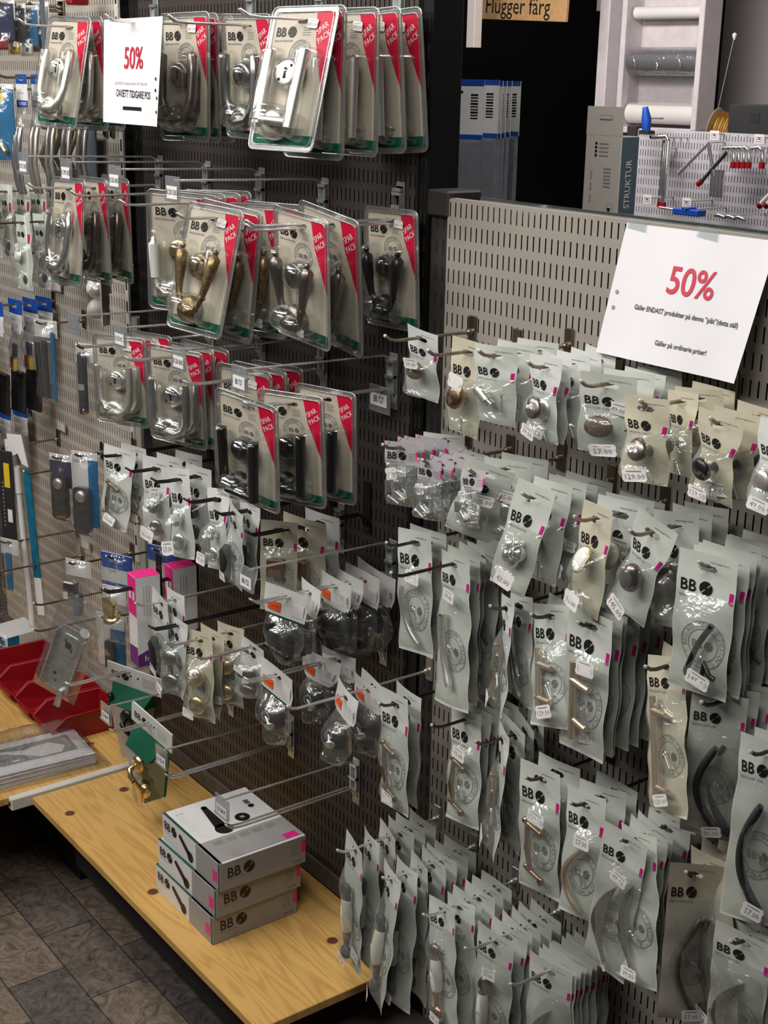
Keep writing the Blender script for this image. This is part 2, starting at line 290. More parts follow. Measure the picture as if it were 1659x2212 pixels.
def arc(p0, p1, sag, n=14, y=-.012, ysag=0):
    a, b = Vector((p0[0], 0, p0[1])), Vector((p1[0], 0, p1[1])); d = (b-a); nrm = Vector((-d.z, 0, d.x)).normalized()
    return [tuple(a+d*t+nrm*sag*math.sin(PI*t)+Vector((0, y-ysag*math.sin(PI*t), 0))) for t in [i/n for i in range(n+1)]]
def screw(g, x, z, a, m='zinc', L=.022, y=-.012):
    dx, dz = math.cos(a)*L, math.sin(a)*L; g.tube([(x, y, z), (x+dx, y, z+dz)], .0016, m, 6); g.tube([(x, y, z), (x-dx*.12, y, z-dz*.12)], [.0034, .0026], m, 8)
KN = [(.0001, .030), (.012, .0295), (.0185, .027), (.0205, .023), (.0190, .019), (.010, .015), (.0065, .010), (.006, .004), (.009, 0)]
def content(c, w, h, seed):
    """returns [(part name, label, G)] and how far the pouch bulges"""
    g = G(); s = G(); R = random.Random(seed); b = -(h-.022); md = .52*b
    if c.startswith('knob:'):
        m = c[5:]; tilt = Vector((R.uniform(-.35, .35), -1, R.uniform(-.3, .35))); z = -.072
        g.lathe((R.uniform(-.008, .01), -.001, z), KN, m, 24, tilt); screw(s, .016, z-.035, -1.1); screw(s, .008, z-.03, -1.5)
        return [('drawer_knob', None, g), ('screws', None, s)], .033
    if c == 'shell':
        pr = [(.0001, .031), (.003, .031), (.0045, .029), (.005, .0275), (.010, .0275), (.0115, .025), (.0125, .0235), (.0165, .022), (.019, .017), (.0165, .012), (.008, .009), (.006, 0)]
        g.lathe((-.004, -.002, -.066), [(r*1.05, a) for r, a in pr], 'old_brass', 28, (.25, -1, .05)); return [('drawer_knob', None, g)], .034
    if c == 'whiteknob':
        g.lathe((.002, -.003, -.062), [(.0001, .026), (.012, .0255), (.0165, .0235), (.0185, .020)], 'porcelain', 28, (-.1, -1, .45)); g.lathe((.002, -.003, -.062), [(.019, .020), (.0205, .0185), (.019, .016), (.010, .012), (.006, 0)], 'brass', 28, (-.1, -1, .45))
        screw(s, .008, -.105, -1.2); screw(s, -.004, -.1, -1.8); return [('knob', 'white knob with a gold rim', g), ('screws', None, s)], .034
    if c == 'bigknob':
        g.lathe((.004, -.003, -.068), [(.0001, .030), (.014, .028), (.020, .023), (.0215, .017), (.018, .010), (.008, .006), (.007, 0)], 'pewter', 28, (.1, -1, .1)); return [('drawer_knob', None, g)], .036
    if c == 'cylinder':
        g.tube([(-.024, -.014, -.062), (-.002, -.016, -.082)], [.0105, .0105], 'steel', 20); g.tube([(-.004, -.016, -.080), (.006, -.016, -.089)], [.0085, .0085], 'chrome', 18); screw(s, .022, -.070, -1.5, 'steel', .03); return [('drawer_knob', None, g), ('screw', None, s)], .028
    if c == 'flower':
        for k in range(5):
            a = k*2*PI/5; g.lathe((.012*math.cos(a), -.012, -.075+.012*math.sin(a)), [(.0001, .011), (.006, .009), (.0105, .004), (.011, 0)], 'chrome', 14, (math.cos(a)*.6, -1, math.sin(a)*.6))
        g.lathe((0, -.016, -.075), [(.0001, .012), (.006, .009), (.007, 0)], 'chrome', 16); return [('drawer_knob', 'chrome flower-shaped knob', g)], .034
    if c.startswith('twoknobs:'):
        m = c[9:]; pr = [(.0001, .032), (.014, .031), (.0205, .028), (.022, .024), (.019, .017), (.010, .011), (.008, .004), (.012, 0)]
        f_ = (1, .85, .150) if h > .2 else (.68, .70, .104); pr = [(r*f_[0], a*f_[0]) for r, a in pr]; g.lathe((-.004, -.004, -.085 if h > .2 else -.064), pr, m, 26, (.75, -1, .15)); s.lathe((.004, -.004, -f_[2]), pr, m, 26, (.6, -1, .1)); return [('door_knob', None, g), ('door_knob', None, s)], .045
    if c == 'tbar':
        x = -.018; g.tube([(x, -.012, -.055), (x+.006, -.012, b+.022)], .0064, 'champagne', 14)
        for z in (-.082, b+.052): g.tube([(x, -.012, z), (x+.038, -.014, z-.006)], .0055, 'champagne', 12)
        screw(s, .008, md-.02, -1.1, 'steel', .026); screw(s, .013, md-.015, -1.25, 'steel', .026); return [('bar_handle', None, g), ('screws', None, s)], .018
    if c == 'bow': g.tube(arc((-.022, -.075), (.018, b+.02), -.018), [.0035]+[.0052]*13+[.0035], 'steel', 10)
    elif c == 'longbow': g.tube(arc((-.012, -.095), (.012, b+.045), -.014), [.0065, .0075]+[.0065]*11+[.0075, .0065], 'steel', 12); g.disc(-.012, -.097, .0025, 'void', -.020)
    elif c == 'copperbow': g.tube(arc((.008, -.072), (.014, b+.015), -.040), [.0035, .0055]+[.0062]*11+[.0055, .0035], 'champagne', 12)
    elif c == 'jhook': g.tube(arc((.022, -.078), (-.014, -.158), -.003)+arc((-.014, -.158), (.014, -.172), -.008, 8), .0046, 'black_paint', 10); g.tube([(.014, -.014, -.160), (.018, -.014, -.136), (.026, -.016, -.152), (.036, -.016, -.156)], .0045, 'black_paint', 8)
    elif c == 'blackbow':
        for q in range(1): g.tube(arc((.004, -.080), (.026, b+.022), -.040, 20), [.006]+[.0078]*19+[.006], 'black_matt', 8)
    elif c == 'darkbow': g.tube(arc((.016, -.070), (.026, b+.020), -.045, 20), [.004]+[.0075]*19+[.005], 'pewter', 10)
    elif c in ('leaf', 'leafdark'):
        m = 'grey_metal' if c == 'leaf' else 'pewter'; P0 = Vector((.004, -.086)); P1 = Vector((.006, b+.028)); L = []; Rr = []
        for i in range(17):
            t = i/16; wv = .002+.016*math.sin(PI*min(1, t*1.15))**.8; x = P0.x+(P1.x-P0.x)*t-.034*math.sin(PI*t); z = P0.y+(P1.y-P0.y)*t; L.append((x-wv*.5, z)); Rr.append((x+wv, z+.003))
        g.prism(L+Rr[::-1], -.008, -.014, m, True); g.disc(.003, -.094, .0022, 'void', -.0145); screw(s, .0, md-.03, -1.0); screw(s, .008, md-.035, -.9)
        s.flat([(-.014, b+.055), (.004, b+.035), (.014, b+.012), (.008, b+.008), (-.008, b+.030)], 'label_white', o=(0, -.012, 0)); return [('bow_handle', None, g), ('screws', None, s)], .020
    elif c in ('pull', 'pull_copper'):
        m = 'old_brass' if c == 'pull' else 'copper'; z0, z1 = -.078, b+.035; g.tube([(-.016, -.012, z0), (-.014, -.015, (z0+z1)/2), (-.012, -.012, z1)], [.0042, .006, .0042], m, 12)
        for z in (z0, z1): g.tube([(-.020, -.012, z+.004), (.012, -.012, z-.006)], [.0045, .0038], m, 10); g.lathe((.015, -.012, z-.007), [(.0001, .006), (.006, .005), (.0072, .001), (.005, -.003), (.0001, -.004)], m, 14, (.5, -1, 0)); g.lathe((-.020, -.012, z+.006), [(.0001, .007), (.005, .005), (.0068, 0), (.004, -.004)], m, 12, (0, 0, 1))
        for a in (-1.2, -1.5, -1.0): screw(s, .008+a*.002, md-.01+a*.01, a, 'steel', .022)
        return [('cabinet_handle', None, g), ('screws', None, s)], .022
    elif c in ('rods', 'rods_copper', 'rods_plain'):
        k, e = {'rods': ('porcelain', 'black_matt'), 'rods_copper': ('porcelain', 'copper'), 'rods_plain': ('black_matt', 'black_matt')}[c]; x = -.008
        DK = [(.0001, .010), (.010, .0095), (.0145, .006), (.015, .001), (.010, -.004), (.005, -.007)]
        g.lathe((x+.004, -.012, -.092), DK, e if c != 'rods_copper' else 'pewter', 20, (.35, -1, .1)); g.lathe((x+.004, -.012, b+.035), DK, e if c != 'rods_copper' else 'copper', 20, (.35, -1, .1))
        g.tube([(x, -.010, -.100), (x, -.012, -.118)], [.005, .010], e, 12); g.tube([(x, -.012, b+.085), (x, -.012, b+.045)], [.010, .006], e, 12)
        s.tube([(x, -.012, -.118), (x, -.013, -.123), (x, -.014, (-.118+b+.085)/2), (x, -.013, b+.09), (x, -.012, b+.085)], [.010, .0115, .0135, .0115, .010], k, 16); s.text('BBO', x, (-.118+b+.085)/2, .010, 'print_grey', -.0285, sx=.8)
        return [('end_knobs', None, g), ('grip', 'porcelain grip' if c != 'rods_plain' else None, s)], .026
    elif c == 'chips':
        g.tube([(-.018, -.012, -.062), (-.016, -.014, -.085)], [.011, .009], 'chrome', 14); g.tube([(-.004, -.012, -.085), (.014, -.012, -.100)], [.007, .007], 'chrome', 12); g.lathe((.014, -.010, -.098), [(.0001, .01), (.006, .008), (.008, 0)], 'old_brass', 12); s.tube([(.018, -.010, -.065), (.018, -.012, -.105)], .0028, 'zinc', 6); s.tube([(-.022, -.01, -.095), (.0, -.012, -.108)], .003, 'chrome', 6)
        return [('furniture_knob', None, g), ('screws', None, s)], .024
    elif c == 'brownblock':
        g.box((-.026, -.022, -.105), (.020, -.004, -.062), 'brown', .003); return [('wooden_knob', None, g)], .022
    elif c == 'blackgrip':
        g.tube([(0, -.014, -.085), (0, -.018, -.10), (.002, -.016, -.165), (.002, -.012, -.180)], [.008, .013, .012, .006], 'black_matt', 14); return [('handle', None, g)], .024
    else: g.lathe((0, -.004, -.075), KN, 'steel', 20)
    if c not in ('jhook',): screw(s, .008, md-.01, -1.2); screw(s, .014, md-.012, -1.0)
    else: screw(s, .010, -.130, -.9)
    return [('cabinet_handle' if 'hook' not in c else 'coat_hook', None, g), ('screws', None, s)], .018
KIND = {}
PR = ['39.00', '57.00', '91.00', '129.00', '49.00', '145.00']
def bag(dim, cont, paper, var):
    k = (dim, cont, paper, var)
    if k in KIND: return KIND[k]
    w, h, ht = {'kn': (.08, .155, .022), 'md': (.095, .215, .022), 'lg': (.105, .30, .022)}[dim]; fn = deform(var, w, h); R = random.Random(str(k)); b = ht-h
    g = G(); sheet(g, w, h, ht, paper); lh = .0188 if dim != 'kn' else .0158
    g.logo(-w/2+.006, -.030, lh, y=-.0011); g.text('www.beslagsboden.se', w*.20, .011, .0036, 'print_black', -.0009, res=1)
    g.rect(w/2-.006, -.036, .0065, .017, 'magenta', -.0012)
    if dim != 'kn': g.emblem(.004, b*.60, .036 if dim == 'md' else .040, -.0006)
    parts, dep = content(cont, w, h, R.random())
    f = G(); pouch(f, w, -.040, b+.006, dep, 'film', R.random()*9)
    t = G(); tx, tz, tr = ((w*.12, b+.030, R.uniform(-.3, .3)) if R.random() < .55 else (w*.16, -.054, R.uniform(-.25, .1))); 
    if dim == 'kn': tz = b+.024 if R.random() < .6 else -.040
    t.tag(tx, tz, tr, y=-dep-.004 if tz > b+.02 else -.012, txt=PR[R.randrange(6)])
    ch = [('clear_front', f.mesh('clear_front', fn), None, [])]+[(n, q.mesh(n, fn), l, []) for n, l, q in parts if q.v]
    if var != 3: ch.append(('price_tag', t.mesh('price_tag', fn), None, []))
    KIND[k] = (g.mesh('bag_back', fn), ch); return KIND[k]
def zipbag(var):
    k = ('zip', var)
    if k in KIND: return KIND[k]
    w, h, ht = .07, .13, .014; g = G(); sheet(g, w, .045, ht, 'header_grey', (.012, .003)); g.flat([(-w/2, .0), (-w/2+.012, .014), (-w/2, .014)], 'header_pink', o=(0, -.0008, 0)); fn = deform(var, w, h)
    g.logo(-w/2+.005, -.014, .0145, y=-.0011)
    for i in range(4): g.rect(.022, -.008-.0045*i, .014, .0009, 'print_grey', -.0011)
    g.rect(w/2-.002, -.012, .004, .018, 'hot_pink', -.0012); parts, dep = content('chips', w, h, 1); f = G(); pouch(f, w, -.030, ht-h, dep, 'film_zip', var+3, amp=.006, ramp=.15); bk = G(); pouch(bk, w, -.030, ht-h, -.004, 'film_zip', var+8, y0=.001)
    t = G(); t.tag(-.010+var*.01, -.046, .2, -.022, .026, .024, '35.00')
    KIND[k] = (g.mesh('bag_header', fn), [('clear_front', f.mesh('clear_front', fn), None, []), ('clear_back', bk.mesh('clear_back', fn), None, []), ('price_tag', t.mesh('price_tag', fn), None, [])]+[(n, q.mesh(n, fn), l, []) for n, l, q in parts]); return KIND[k]
def headerbag(var):
    k = ('hd', var)
    if k in KIND: return KIND[k]
    w, h, ht = .105, .17, .022; g = G(); hh = .070; ht = .020; sheet(g, w, hh, ht, 'card_white', (.013, .0045)); zb = ht-hh
    for v in list(g.v): pass
    g.rect(0, zb+.002, w, .005, 'box_green', -.0008); g.text('BBO', w*.4, zb+.002, .004, 'card_white', -.001, res=1)
    g.rect(w*.30, -.022, .030, .032, 'label_white', -.0008); [g.rect(w*.27, -.012-.0035*i, .014, .0008, 'print_grey', -.001) for i in range(4)]; [g.rect(w*.41, -.014-.0028*i, .006, .0012, 'print_black', -.001) for i in range(6)]
    g.patch(-.028, -.027, .031, .022, 'orange', -.0011, -.08); g.text('129.00', -.028, -.027, .0085, 'ink_red', -.0015, res=1, rot=-.08)
    fn = deform(var % 3, w, h); f = G(); seed = var+.37
    def taper(x, y, z):
        k2 = max(0, (-z-.085)/.065); return fn(x*(1-.75*min(1, k2)**1.5)+.018*min(1, k2), y, z)
    pouch(f, w*.96, zb, ht-h, .036, 'polybag', seed, amp=.007, ramp=.3); bk = G(); pouch(bk, w*.96, zb, ht-h, -.010, 'polybag', seed+4, y0=.001, amp=.002)
    c = G(); d = G()
    if var % 2 == 0:
        for i in range(3): c.tube([(-.026+i*.02, -.013, -.060-i*.008), (-.012+i*.018, -.015, -.118-.004*i)], .0135, ('black_matt', 'black_paint', 'black_matt')[i], 14)
        c.tube([(-.030, -.02, -.110), (.03, -.02, -.122)], .009, 'black_paint', 12); name = 'rubber_feet'
    else:
        c.lathe((-.004, -.004, -.092), [(.0001, .020), (.016, .019), (.029, .012), (.032, .004), (.032, 0)], 'black_matt', 28, (.15, -1, .1)); d.lathe((-.004, -.016, -.090), [(.008, .0075), (.011, .0085), (.014, .005)], 'zinc', 22, (.15, -1, .1)); d.tube([(-.003, -.022, -.090), (.020, -.030, -.098)], .0035, 'zinc', 10); d.lathe((.020, -.030, -.098), [(.0001, .004), (.009, .003), (.010, 0)], 'zinc', 16, (.9, -.6, -.2)); name = 'door_stop'
    ch = [('clear_bag', f.mesh('clear_bag', taper), None, []), ('clear_back', bk.mesh('clear_back', taper), None, []), (name, c.mesh(name, fn), None, [])]
    if d.v: ch.append(('metal_spindle', d.mesh('metal_spindle', fn), None, []))
    KIND[k] = (g.mesh('header_card', fn), ch); return KIND[k]
def rrect(w, h, r, cz=0, n=5, cx=0):
    return [(cx+sx*(w/2-r)+r*math.cos(a0+PI/2*i/n), cz+sz*(h/2-r)+r*math.sin(a0+PI/2*i/n)) for sx, sz, a0 in ((1, 1, 0), (-1, 1, PI/2), (-1, -1, PI), (1, -1, 1.5*PI)) for i in range(n+1)]
def blister(style, m, var=0, red=True):
    k = ('bl', style, m, var)
    if k in KIND: return KIND[k]
    W, H, ht = .165, .27, .027; R = random.Random(str(k)); cz = ht-H/2
    g = G()
    # printed card with its hanging hole
    cw, ct, cb = .148, ht-.012, ht-H+.012; hole = (.016, .0045)
    sh = G(); sheet(sh, cw, ct-cb, ct, 'card', hole, 8); g.add(sh.v, sh.f, 'card')
    g.logo(-cw/2+.009, -.020, .0185, y=-.0012)
    for i in range(4): g.rect(.012, -.012-.0045*i, .020, .0009, 'print_grey', -.0011)
    if red: g.flat([(.030, ct), (cw/2, ct), (cw/2, -.128), (.040, -.04)], 'red_wedge', o=(0, -.0012, 0)); g.text('SPAR', .051, -.014, .0165, 'card_white', -.0018, rot=.62, sx=.78); g.text('PACK', .058, -.030, .0165, 'card_white', -.0018, rot=.62, sx=.78)
    g.rect(0, cb+.009, cw, .018, 'green_strip', -.0012); g.text('www.beslagsboden.se', -.040, cb+.010, .0055, 'card_white', -.0016, res=1)
    g.emblem(.004, -.062, .027, -.0009)
    dome, rim, p1, p2, p3 = G(), G(), G(), G(), G()
    out = rrect(W, H, .014, cz); rim.tube([(x, -.002, z) for x, z in out+out[:1]], .0016, 'shell_rim', 6, False)
    inn = rrect(W-.018, H-.020, .010, cz)
    vs = [(x, -.001, z) for x, z in out]+[(x, -.001, z) for x, z in inn]; n = len(out); rim.add(vs, [(i, (i+1) % n, n+(i+1) % n, n+i) for i in range(n)], 'shell_rim', True)
    rim.tube([(x, -.003, z) for x, z in inn+inn[:1]], .0009, 'shell_rim', 5, False)
    # raised bubbles: one over each lever, one over the escutcheon, one over the rose
    def hump(cx, cz_, w_, h_, dp):
        L = []; nl = 5; k2 = 0
        for q in range(nl+1):
            t_ = q/nl*PI/2; ins = (1-math.cos(t_))*min(w_, h_)*.5*.82; ww, hh = w_-2*ins, h_-2*ins; pts = rrect(ww, hh, min(ww, hh)*.46, cz_, 5, cx); k2 = len(pts); L += [(x, -.002-dp*math.sin(t_), z) for x, z in pts]
        dome.add(L, [(r*k2+i, r*k2+(i+1) % k2, (r+1)*k2+(i+1) % k2, (r+1)*k2+i) for r in range(nl) for i in range(k2)]+[tuple(range(nl*k2, (nl+1)*k2))], 'shell', True)
    hump(-.052, -.132, .036, .166, .032); hump(.047, -.140, .038, .176, .044); hump(0, -.103, .068, .068, .036); hump(-.012, -.192, .080, .070, .056); hump(.020, -.197, .06, .05, .054)
    # escutcheon with a keyhole
    em = m if style != 'porcelain' else 'brass'
    p1.lathe((0, -.002, -.102), [(.0001, .0205), (.020, .020), (.0255, .0190), (.027, .0165), (.0275, .011), (.0295, .0085), (.030, .005), (.030, 0)], em, 36)
    p1.disc(.0, -.097, .0050, 'void', -.0228).flat([(-.0022, -.099), (.0022, -.099), (.0034, -.113), (-.0034, -.113)], 'void', o=(0, -.0228, 0))
    for a in (1, -1): p1.disc(a*.013, -.102+a*.013, .0030, 'void', -.0228)
    # rose and the two lever handles
    rz = -.196; p2.lathe((-.014, -.004, rz), [(.0001, .020), (.018, .0195), (.026, .016), (.0285, .009), (.030, .006), (.030, 0)], m, 36); p2.disc(-.028, rz+.008, .0028, 'void', -.0240)
    p3 = G(); p4 = G(); X = .050
    if style == 'straight':
        p3.tube([(-.014, -.014, rz), (-.013, -.044, rz)], .0075, m, 16); p3.tube([(-.016, -.042, rz), (X-.006, -.038, rz-.002)], .0088, m, 16); p3.tube([(X-.002, -.036, rz-.012), (X-.004, -.030, -.062)], .0098, m, 18); p4.tube([(-X, -.018, rz+.006), (-X-.002, -.018, -.060)], .0098, m, 18); p4.tube([(-X, -.018, rz), (-.03, -.012, rz)], .0085, m, 14)
    elif style == 'curve':
        p3.tube([(-.014, -.014, rz), (-.006, -.040, rz-.004), (.012, -.042, rz-.008), (.034, -.036, rz-.002), (.046, -.032, rz+.018), (.050, -.028, -.150), (.050, -.024, -.100), (.047, -.020, -.064), (.046, -.018, -.057)], [.008, .010, .0115, .0115, .0105, .0085, .0095, .010, .006], m, 16)
        p4.tube([(-.02, -.012, rz-.002), (-.044, -.016, rz+.010), (-.054, -.020, -.155), (-.052, -.020, -.100), (-.048, -.018, -.058)], [.009, .011, .009, .0095, .007], m, 16)
    elif style == 'plain':
        p3.tube([(-.014, -.014, rz), (-.006, -.036, rz-.004), (.024, -.036, rz-.004), (.042, -.034, rz+.008), (.048, -.030, rz+.03), (.048, -.026, -.120), (.046, -.024, -.060)], [.007, .0085, .0085, .0085, .0085, .0085, .0085], m, 16)
        p4.tube([(-.02, -.014, rz), (-.038, -.016, rz+.004), (-.052, -.018, rz+.03), (-.054, -.018, -.062)], .0085, m, 16)
    else:
        gr = 'porcelain' if style == 'porcelain' else m; mm = m if style != 'porcelain' else 'steel'
        p3.tube([(-.014, -.014, rz), (-.008, -.036, rz-.002), (.012, -.040, rz-.006), (.030, -.036, rz+.004), (.040, -.034, rz+.028)], [.007, .0095, .0085, .0075, .0065], mm, 14); p3.tube([(.040, -.034, rz+.028), (.041, -.033, rz+.034)], .0085, mm, 14)
        p3.tube([(.041, -.033, rz+.034), (.043, -.032, rz+.050), (.047, -.028, -.100), (.049, -.026, -.082), (.049, -.026, -.074)], [.0065, .0078, .0125, .0125, .006], gr, 18); p3.lathe((.0495, -.026, -.068), [(.0001, .007), (.0045, .0045), (.006, 0), (.0045, -.0045), (.003, -.008)], mm, 14, (0, 0, 1))
        if style == 'porcelain': p4.tube([(-.060, -.018, -.090), (-.056, -.020, -.165)], [.0115, .0105], 'porcelain', 18); p4.tube([(-.056, -.020, -.165), (-.053, -.022, -.185), (-.036, -.022, -.200), (-.02, -.016, -.198)], [.007, .0085, .008, .007], mm, 14); p4.lathe((-.0605, -.018, -.082), [(.0001, .009), (.005, .006), (.006, .001), (.008, -.004), (.011, -.008)], mm, 14, (0, 0, 1))
        else: p4.tube([(-.030, -.016, rz), (-.044, -.018, rz+.030), (-.048, -.018, rz+.048), (-.054, -.020, -.098), (-.055, -.020, -.080), (-.055, -.020, -.073)], [.006, .0065, .0078, .0125, .0125, .006], gr, 18); p4.lathe((-.055, -.020, -.067), [(.0001, .007), (.0045, .0045), (.006, 0), (.003, -.008)], mm, 14, (0, 0, 1))
    ch = [('clear_shell', dome.mesh('clear_shell'), None, []), ('shell_rim', rim.mesh('shell_rim'), None, []), ('escutcheon', p1.mesh('escutcheon'), None, []), ('rose', p2.mesh('rose'), None, []), ('lever_handle', p3.mesh('lever_handle'), None, []), ('lever_handle', p4.mesh('lever_handle'), 'porcelain-gripped lever' if style == 'porcelain' else None, [])]
    t = G(); tx, tz = ((.030, cb+.022) if var % 2 else (.026, -.006)); t.tag(tx, tz, -.1, -.032 if var % 2 else -.004, .028, .017, ('249.00', '299.00')[var % 2]); ch.append(('price_tag', t.mesh('price_tag'), None, []))
    KIND[k] = (g.mesh('blister_card'), ch); return KIND[k]
def inst(name, kind, loc, rot, label, cat, group, scale=(1, 1, 1)):
    root = ob(name, kind[0], None, label, cat, group, loc=loc, rot=rot, scale=scale)
    for n, me, l, sub in kind[1]:
        c = ob(n, me, root, l)
        for n2, me2, l2, _ in sub: ob(n2, me2, c, l2)
    return root
# ---------------- the shop: floor, walls, rack ----------------
BZ = .347                                   # top of the pine shelf
g = G(); g.box((-8, -4, -.05), (2, 8, 0), 'slate_tiles'); fl = st('floor', g)
g = G(); g.box((-8, -4, 3.2), (2, 8, 3.25), 'ceiling_white'); st('ceiling', g)
g = G(); g.box((-5.10, 4.3, 0), (2, 4.4, 3.2), 'grey_wall'); st('wall_back', g)
g = G(); g.box((-8, 7.4, 0), (2, 7.5, 3.2), 'void'); st('wall_storeroom', g)  # near-black colour stands in for the darkness of the unlit room
g = G(); g.box((-8.1, -4, 0), (-8, 7.5, 3.2), 'void'); st('wall_left', g)  # darkness seen through the gap is put into the wall colour
g = G(); g.box((-5.46, 3.9, 0), (-5.10, 4.0, 2.58), 'dark_wall', .004); st('wall_partition', g)
g = G(); g.box((-5.52, 3.78, 2.58), (-5.28, 3.84, 2.75), 'white_wood', .004); g.box((-5.33, 3.62, 0), (-5.26, 3.76, 3.0), 'white_wood', .004); st('trim_1', g)
def panel(name, x0, x1, z0, z1, m, label, lip=.012, y=0.):
    """perforated sheet: the front face carries the slots, a folded lip closes its edge"""
    g = G(); r = .012; o = [(x-x0, z-z1) for x, z in rrect(x1-x0, z1-z0, r, (z0+z1)/2, 4, (x0+x1)/2)]; n = len(o)
    g.add([(x, 0, z) for x, z in o], [tuple(range(n-1, -1, -1))], m)
    g.add([(x, 0, z) for x, z in o]+[(x, lip, z) for x, z in o], [(i, (i+1) % n, n+(i+1) % n, n+i) for i in range(n)], m.replace('panel_', 'edge_'), False)
    return ob(name, g, None, label, 'wall panel', None, loc=(x0, y, z1))
for k, c in (('edge_grey', (.36, .33, .29)), ('edge_light', (.52, .48, .44)), ('edge_dark', (.05, .04, .036)), ('edge_pale', (.5, .48, .5))): mat(k, c, .5)
RT = CZ-.207
panel('perforated_panel', -2.035, -.60, .20, RT, 'panel_grey', 'beige-grey perforated steel panel with rounded top corner on the right')
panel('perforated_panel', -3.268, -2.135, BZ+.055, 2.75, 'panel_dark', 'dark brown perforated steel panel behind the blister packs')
panel('perforated_panel', -4.43, -3.395, BZ+.045, 2.75, 'panel_light', 'light beige perforated steel panel at the far left')
def upright(x0, x1, z1, m, label, cap=False):
    g = G(); g.box((x0, .006, 0), (x1, .075, z1), m)
    for x in (x0+(x1-x0)*.32, x0+(x1-x0)*.68):
        for i in range(int((z1-.1)/.05)): g.rect(x, .12+.05*i, .006, .028, 'void', .0055)
    if cap: g.box((x0-.004, -.004, z1-.045), (x1+.004, .08, z1+.004), m, .004)
    ob('rack_upright', g, None, label, 'rack post')
upright(-2.090, -2.035, RT+.008, 'dark_steel', 'slotted dark steel rack post at the left edge of the beige panel', True)
upright(-2.135, -2.100, 2.75, 'black_steel', 'tall black rack post at the right edge of the dark panel')
upright(-3.33, -3.27, 2.75, 'black_steel', 'tall black rack post between the light and the dark panel')
g = G(); g.box((-3.395, .002, BZ), (-3.34, .03, 1.6), 'upright_grey'); g.box((-3.392, -.004, .9), (-3.372, .002, 2.7), 'rail_white'); [g.box((-3.386, -.0046, .95+.06*i), (-3.378, -.0040, .98+.06*i), 'void') for i in range(28)]; ob('rack_upright', g, None, 'narrow white slotted strip beside the light panel', 'rack post')
g = G(); g.box((-4.43, .08, .0), (-2.14, .10, 2.75), 'void'); g.box((-2.09, .08, 0), (-.6, .10, RT-.02), 'void'); ob('slot_shade_sheet', g, None, 'black sheet standing in for the dark behind the perforated panels', 'rack')  # shade inside the rack is painted as near-black sheets behind the slots
g = G(); g.box((-1.96, .014, RT-.03), (-.62, .018, RT+.006), 'glass_edge'); g.box((-1.96, .0195, RT-.03), (-.62, .026, RT+.003), 'box_green'); ob('glass_strip', g, None, 'dark green glass strip standing behind the beige panel top edge', 'glass')
g = G(); g.box((-3.27, -.004, BZ), (-2.14, .03, BZ+.052), 'plinth', .003); ob('plinth_strip', g, None, 'dusty dark strip between the pine shelf and the dark panel', 'skirting')
# tall dark cabinet side beyond the post
g = G(); g.box((-2.735, .50, 0), (-2.632, .515, 3.0), 'void', .002); ob('cabinet_end', g, None, 'tall black cabinet side in the gap above the beige panel', 'cabinet', loc=(0, 0, 0))
# ---------------- shelves ----------------
g = G(); g.box((-1.17, -.41, -.021), (0, 0, 0), 'pine', .0015)
mat('pine_end', (.28, .17, .08), .6, var=.2); MT['pine_'] = MT['pine']
s1 = ob('pine_shelf', g, None, 'knotty yellow pine shelf board under the boxes', 'shelf', 'pine shelf boards', loc=(-2.063, -.003, BZ))
g = G(); g.box((0, -.80, -.021), (1.20, 0, 0), 'pine', .0015); ob('pine_shelf', g, None, 'far pine shelf board under the red bins and paper stack', 'shelf', 'pine shelf boards', loc=(-4.468, .0, BZ))
g = G(); g.box((-3.262, -.47, BZ-.028), (-3.238, -.004, BZ+.008), 'rail_white', .003); g.box((-3.255, -.4715, BZ-.016), (-3.245, -.4700, BZ-.004), 'void'); ob('shelf_rail', g, None, 'white painted metal rail between the two pine boards', 'rail')
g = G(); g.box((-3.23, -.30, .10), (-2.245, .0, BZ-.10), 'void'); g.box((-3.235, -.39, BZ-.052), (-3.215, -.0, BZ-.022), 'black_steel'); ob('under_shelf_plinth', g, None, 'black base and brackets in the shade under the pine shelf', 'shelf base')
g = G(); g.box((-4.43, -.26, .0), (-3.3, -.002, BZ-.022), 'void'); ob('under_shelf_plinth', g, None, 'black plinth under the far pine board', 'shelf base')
g = G(); g.box((-2.235, -.52, BZ-.155), (-.60, -.002, BZ-.125), 'plinth', .004); g.box((-2.05, -.50, 0.0), (-.60, -.45, BZ-.155), 'black_steel'); ob('metal_deck', g, None, 'grey steel base deck below the right panel', 'base deck')
# ---------------- peg hooks and wire hooks ----------------
ORD = ['first', 'second', 'third', 'fourth', 'fifth', 'sixth', 'seventh', 'eighth', 'ninth', 'tenth', 'eleventh', 'twelfth', 'thirteenth']
def peg(L, m='peg', tip='peg_tip'):
    k = ('peg', L, m)
    if k not in KIND:
        g = G(); g.box((-.010, -.006, -.022), (.010, -.0005, .030), m, .0015); r = G(); r.tube([(0, -.004, 0), (0, -L+.025, 0), (0, -L+.012, .003), (0, -L, .011)], .0031, m, 10); r.lathe((0, -.004, 0), [(.0035, .012), (.0062, .010), (.0062, 0)], m, 10)
        t = G(); t.lathe((0, -L, .011), [(.0001, .003), (.0022, .002), (.0034, -.001)], tip, 10, (0, -1, .8)); KIND[k] = (g.mesh('base_plate'), [('rod', r.mesh('rod'), None, [('tip', t.mesh('tip'), None, 0)])])
    return KIND[k]
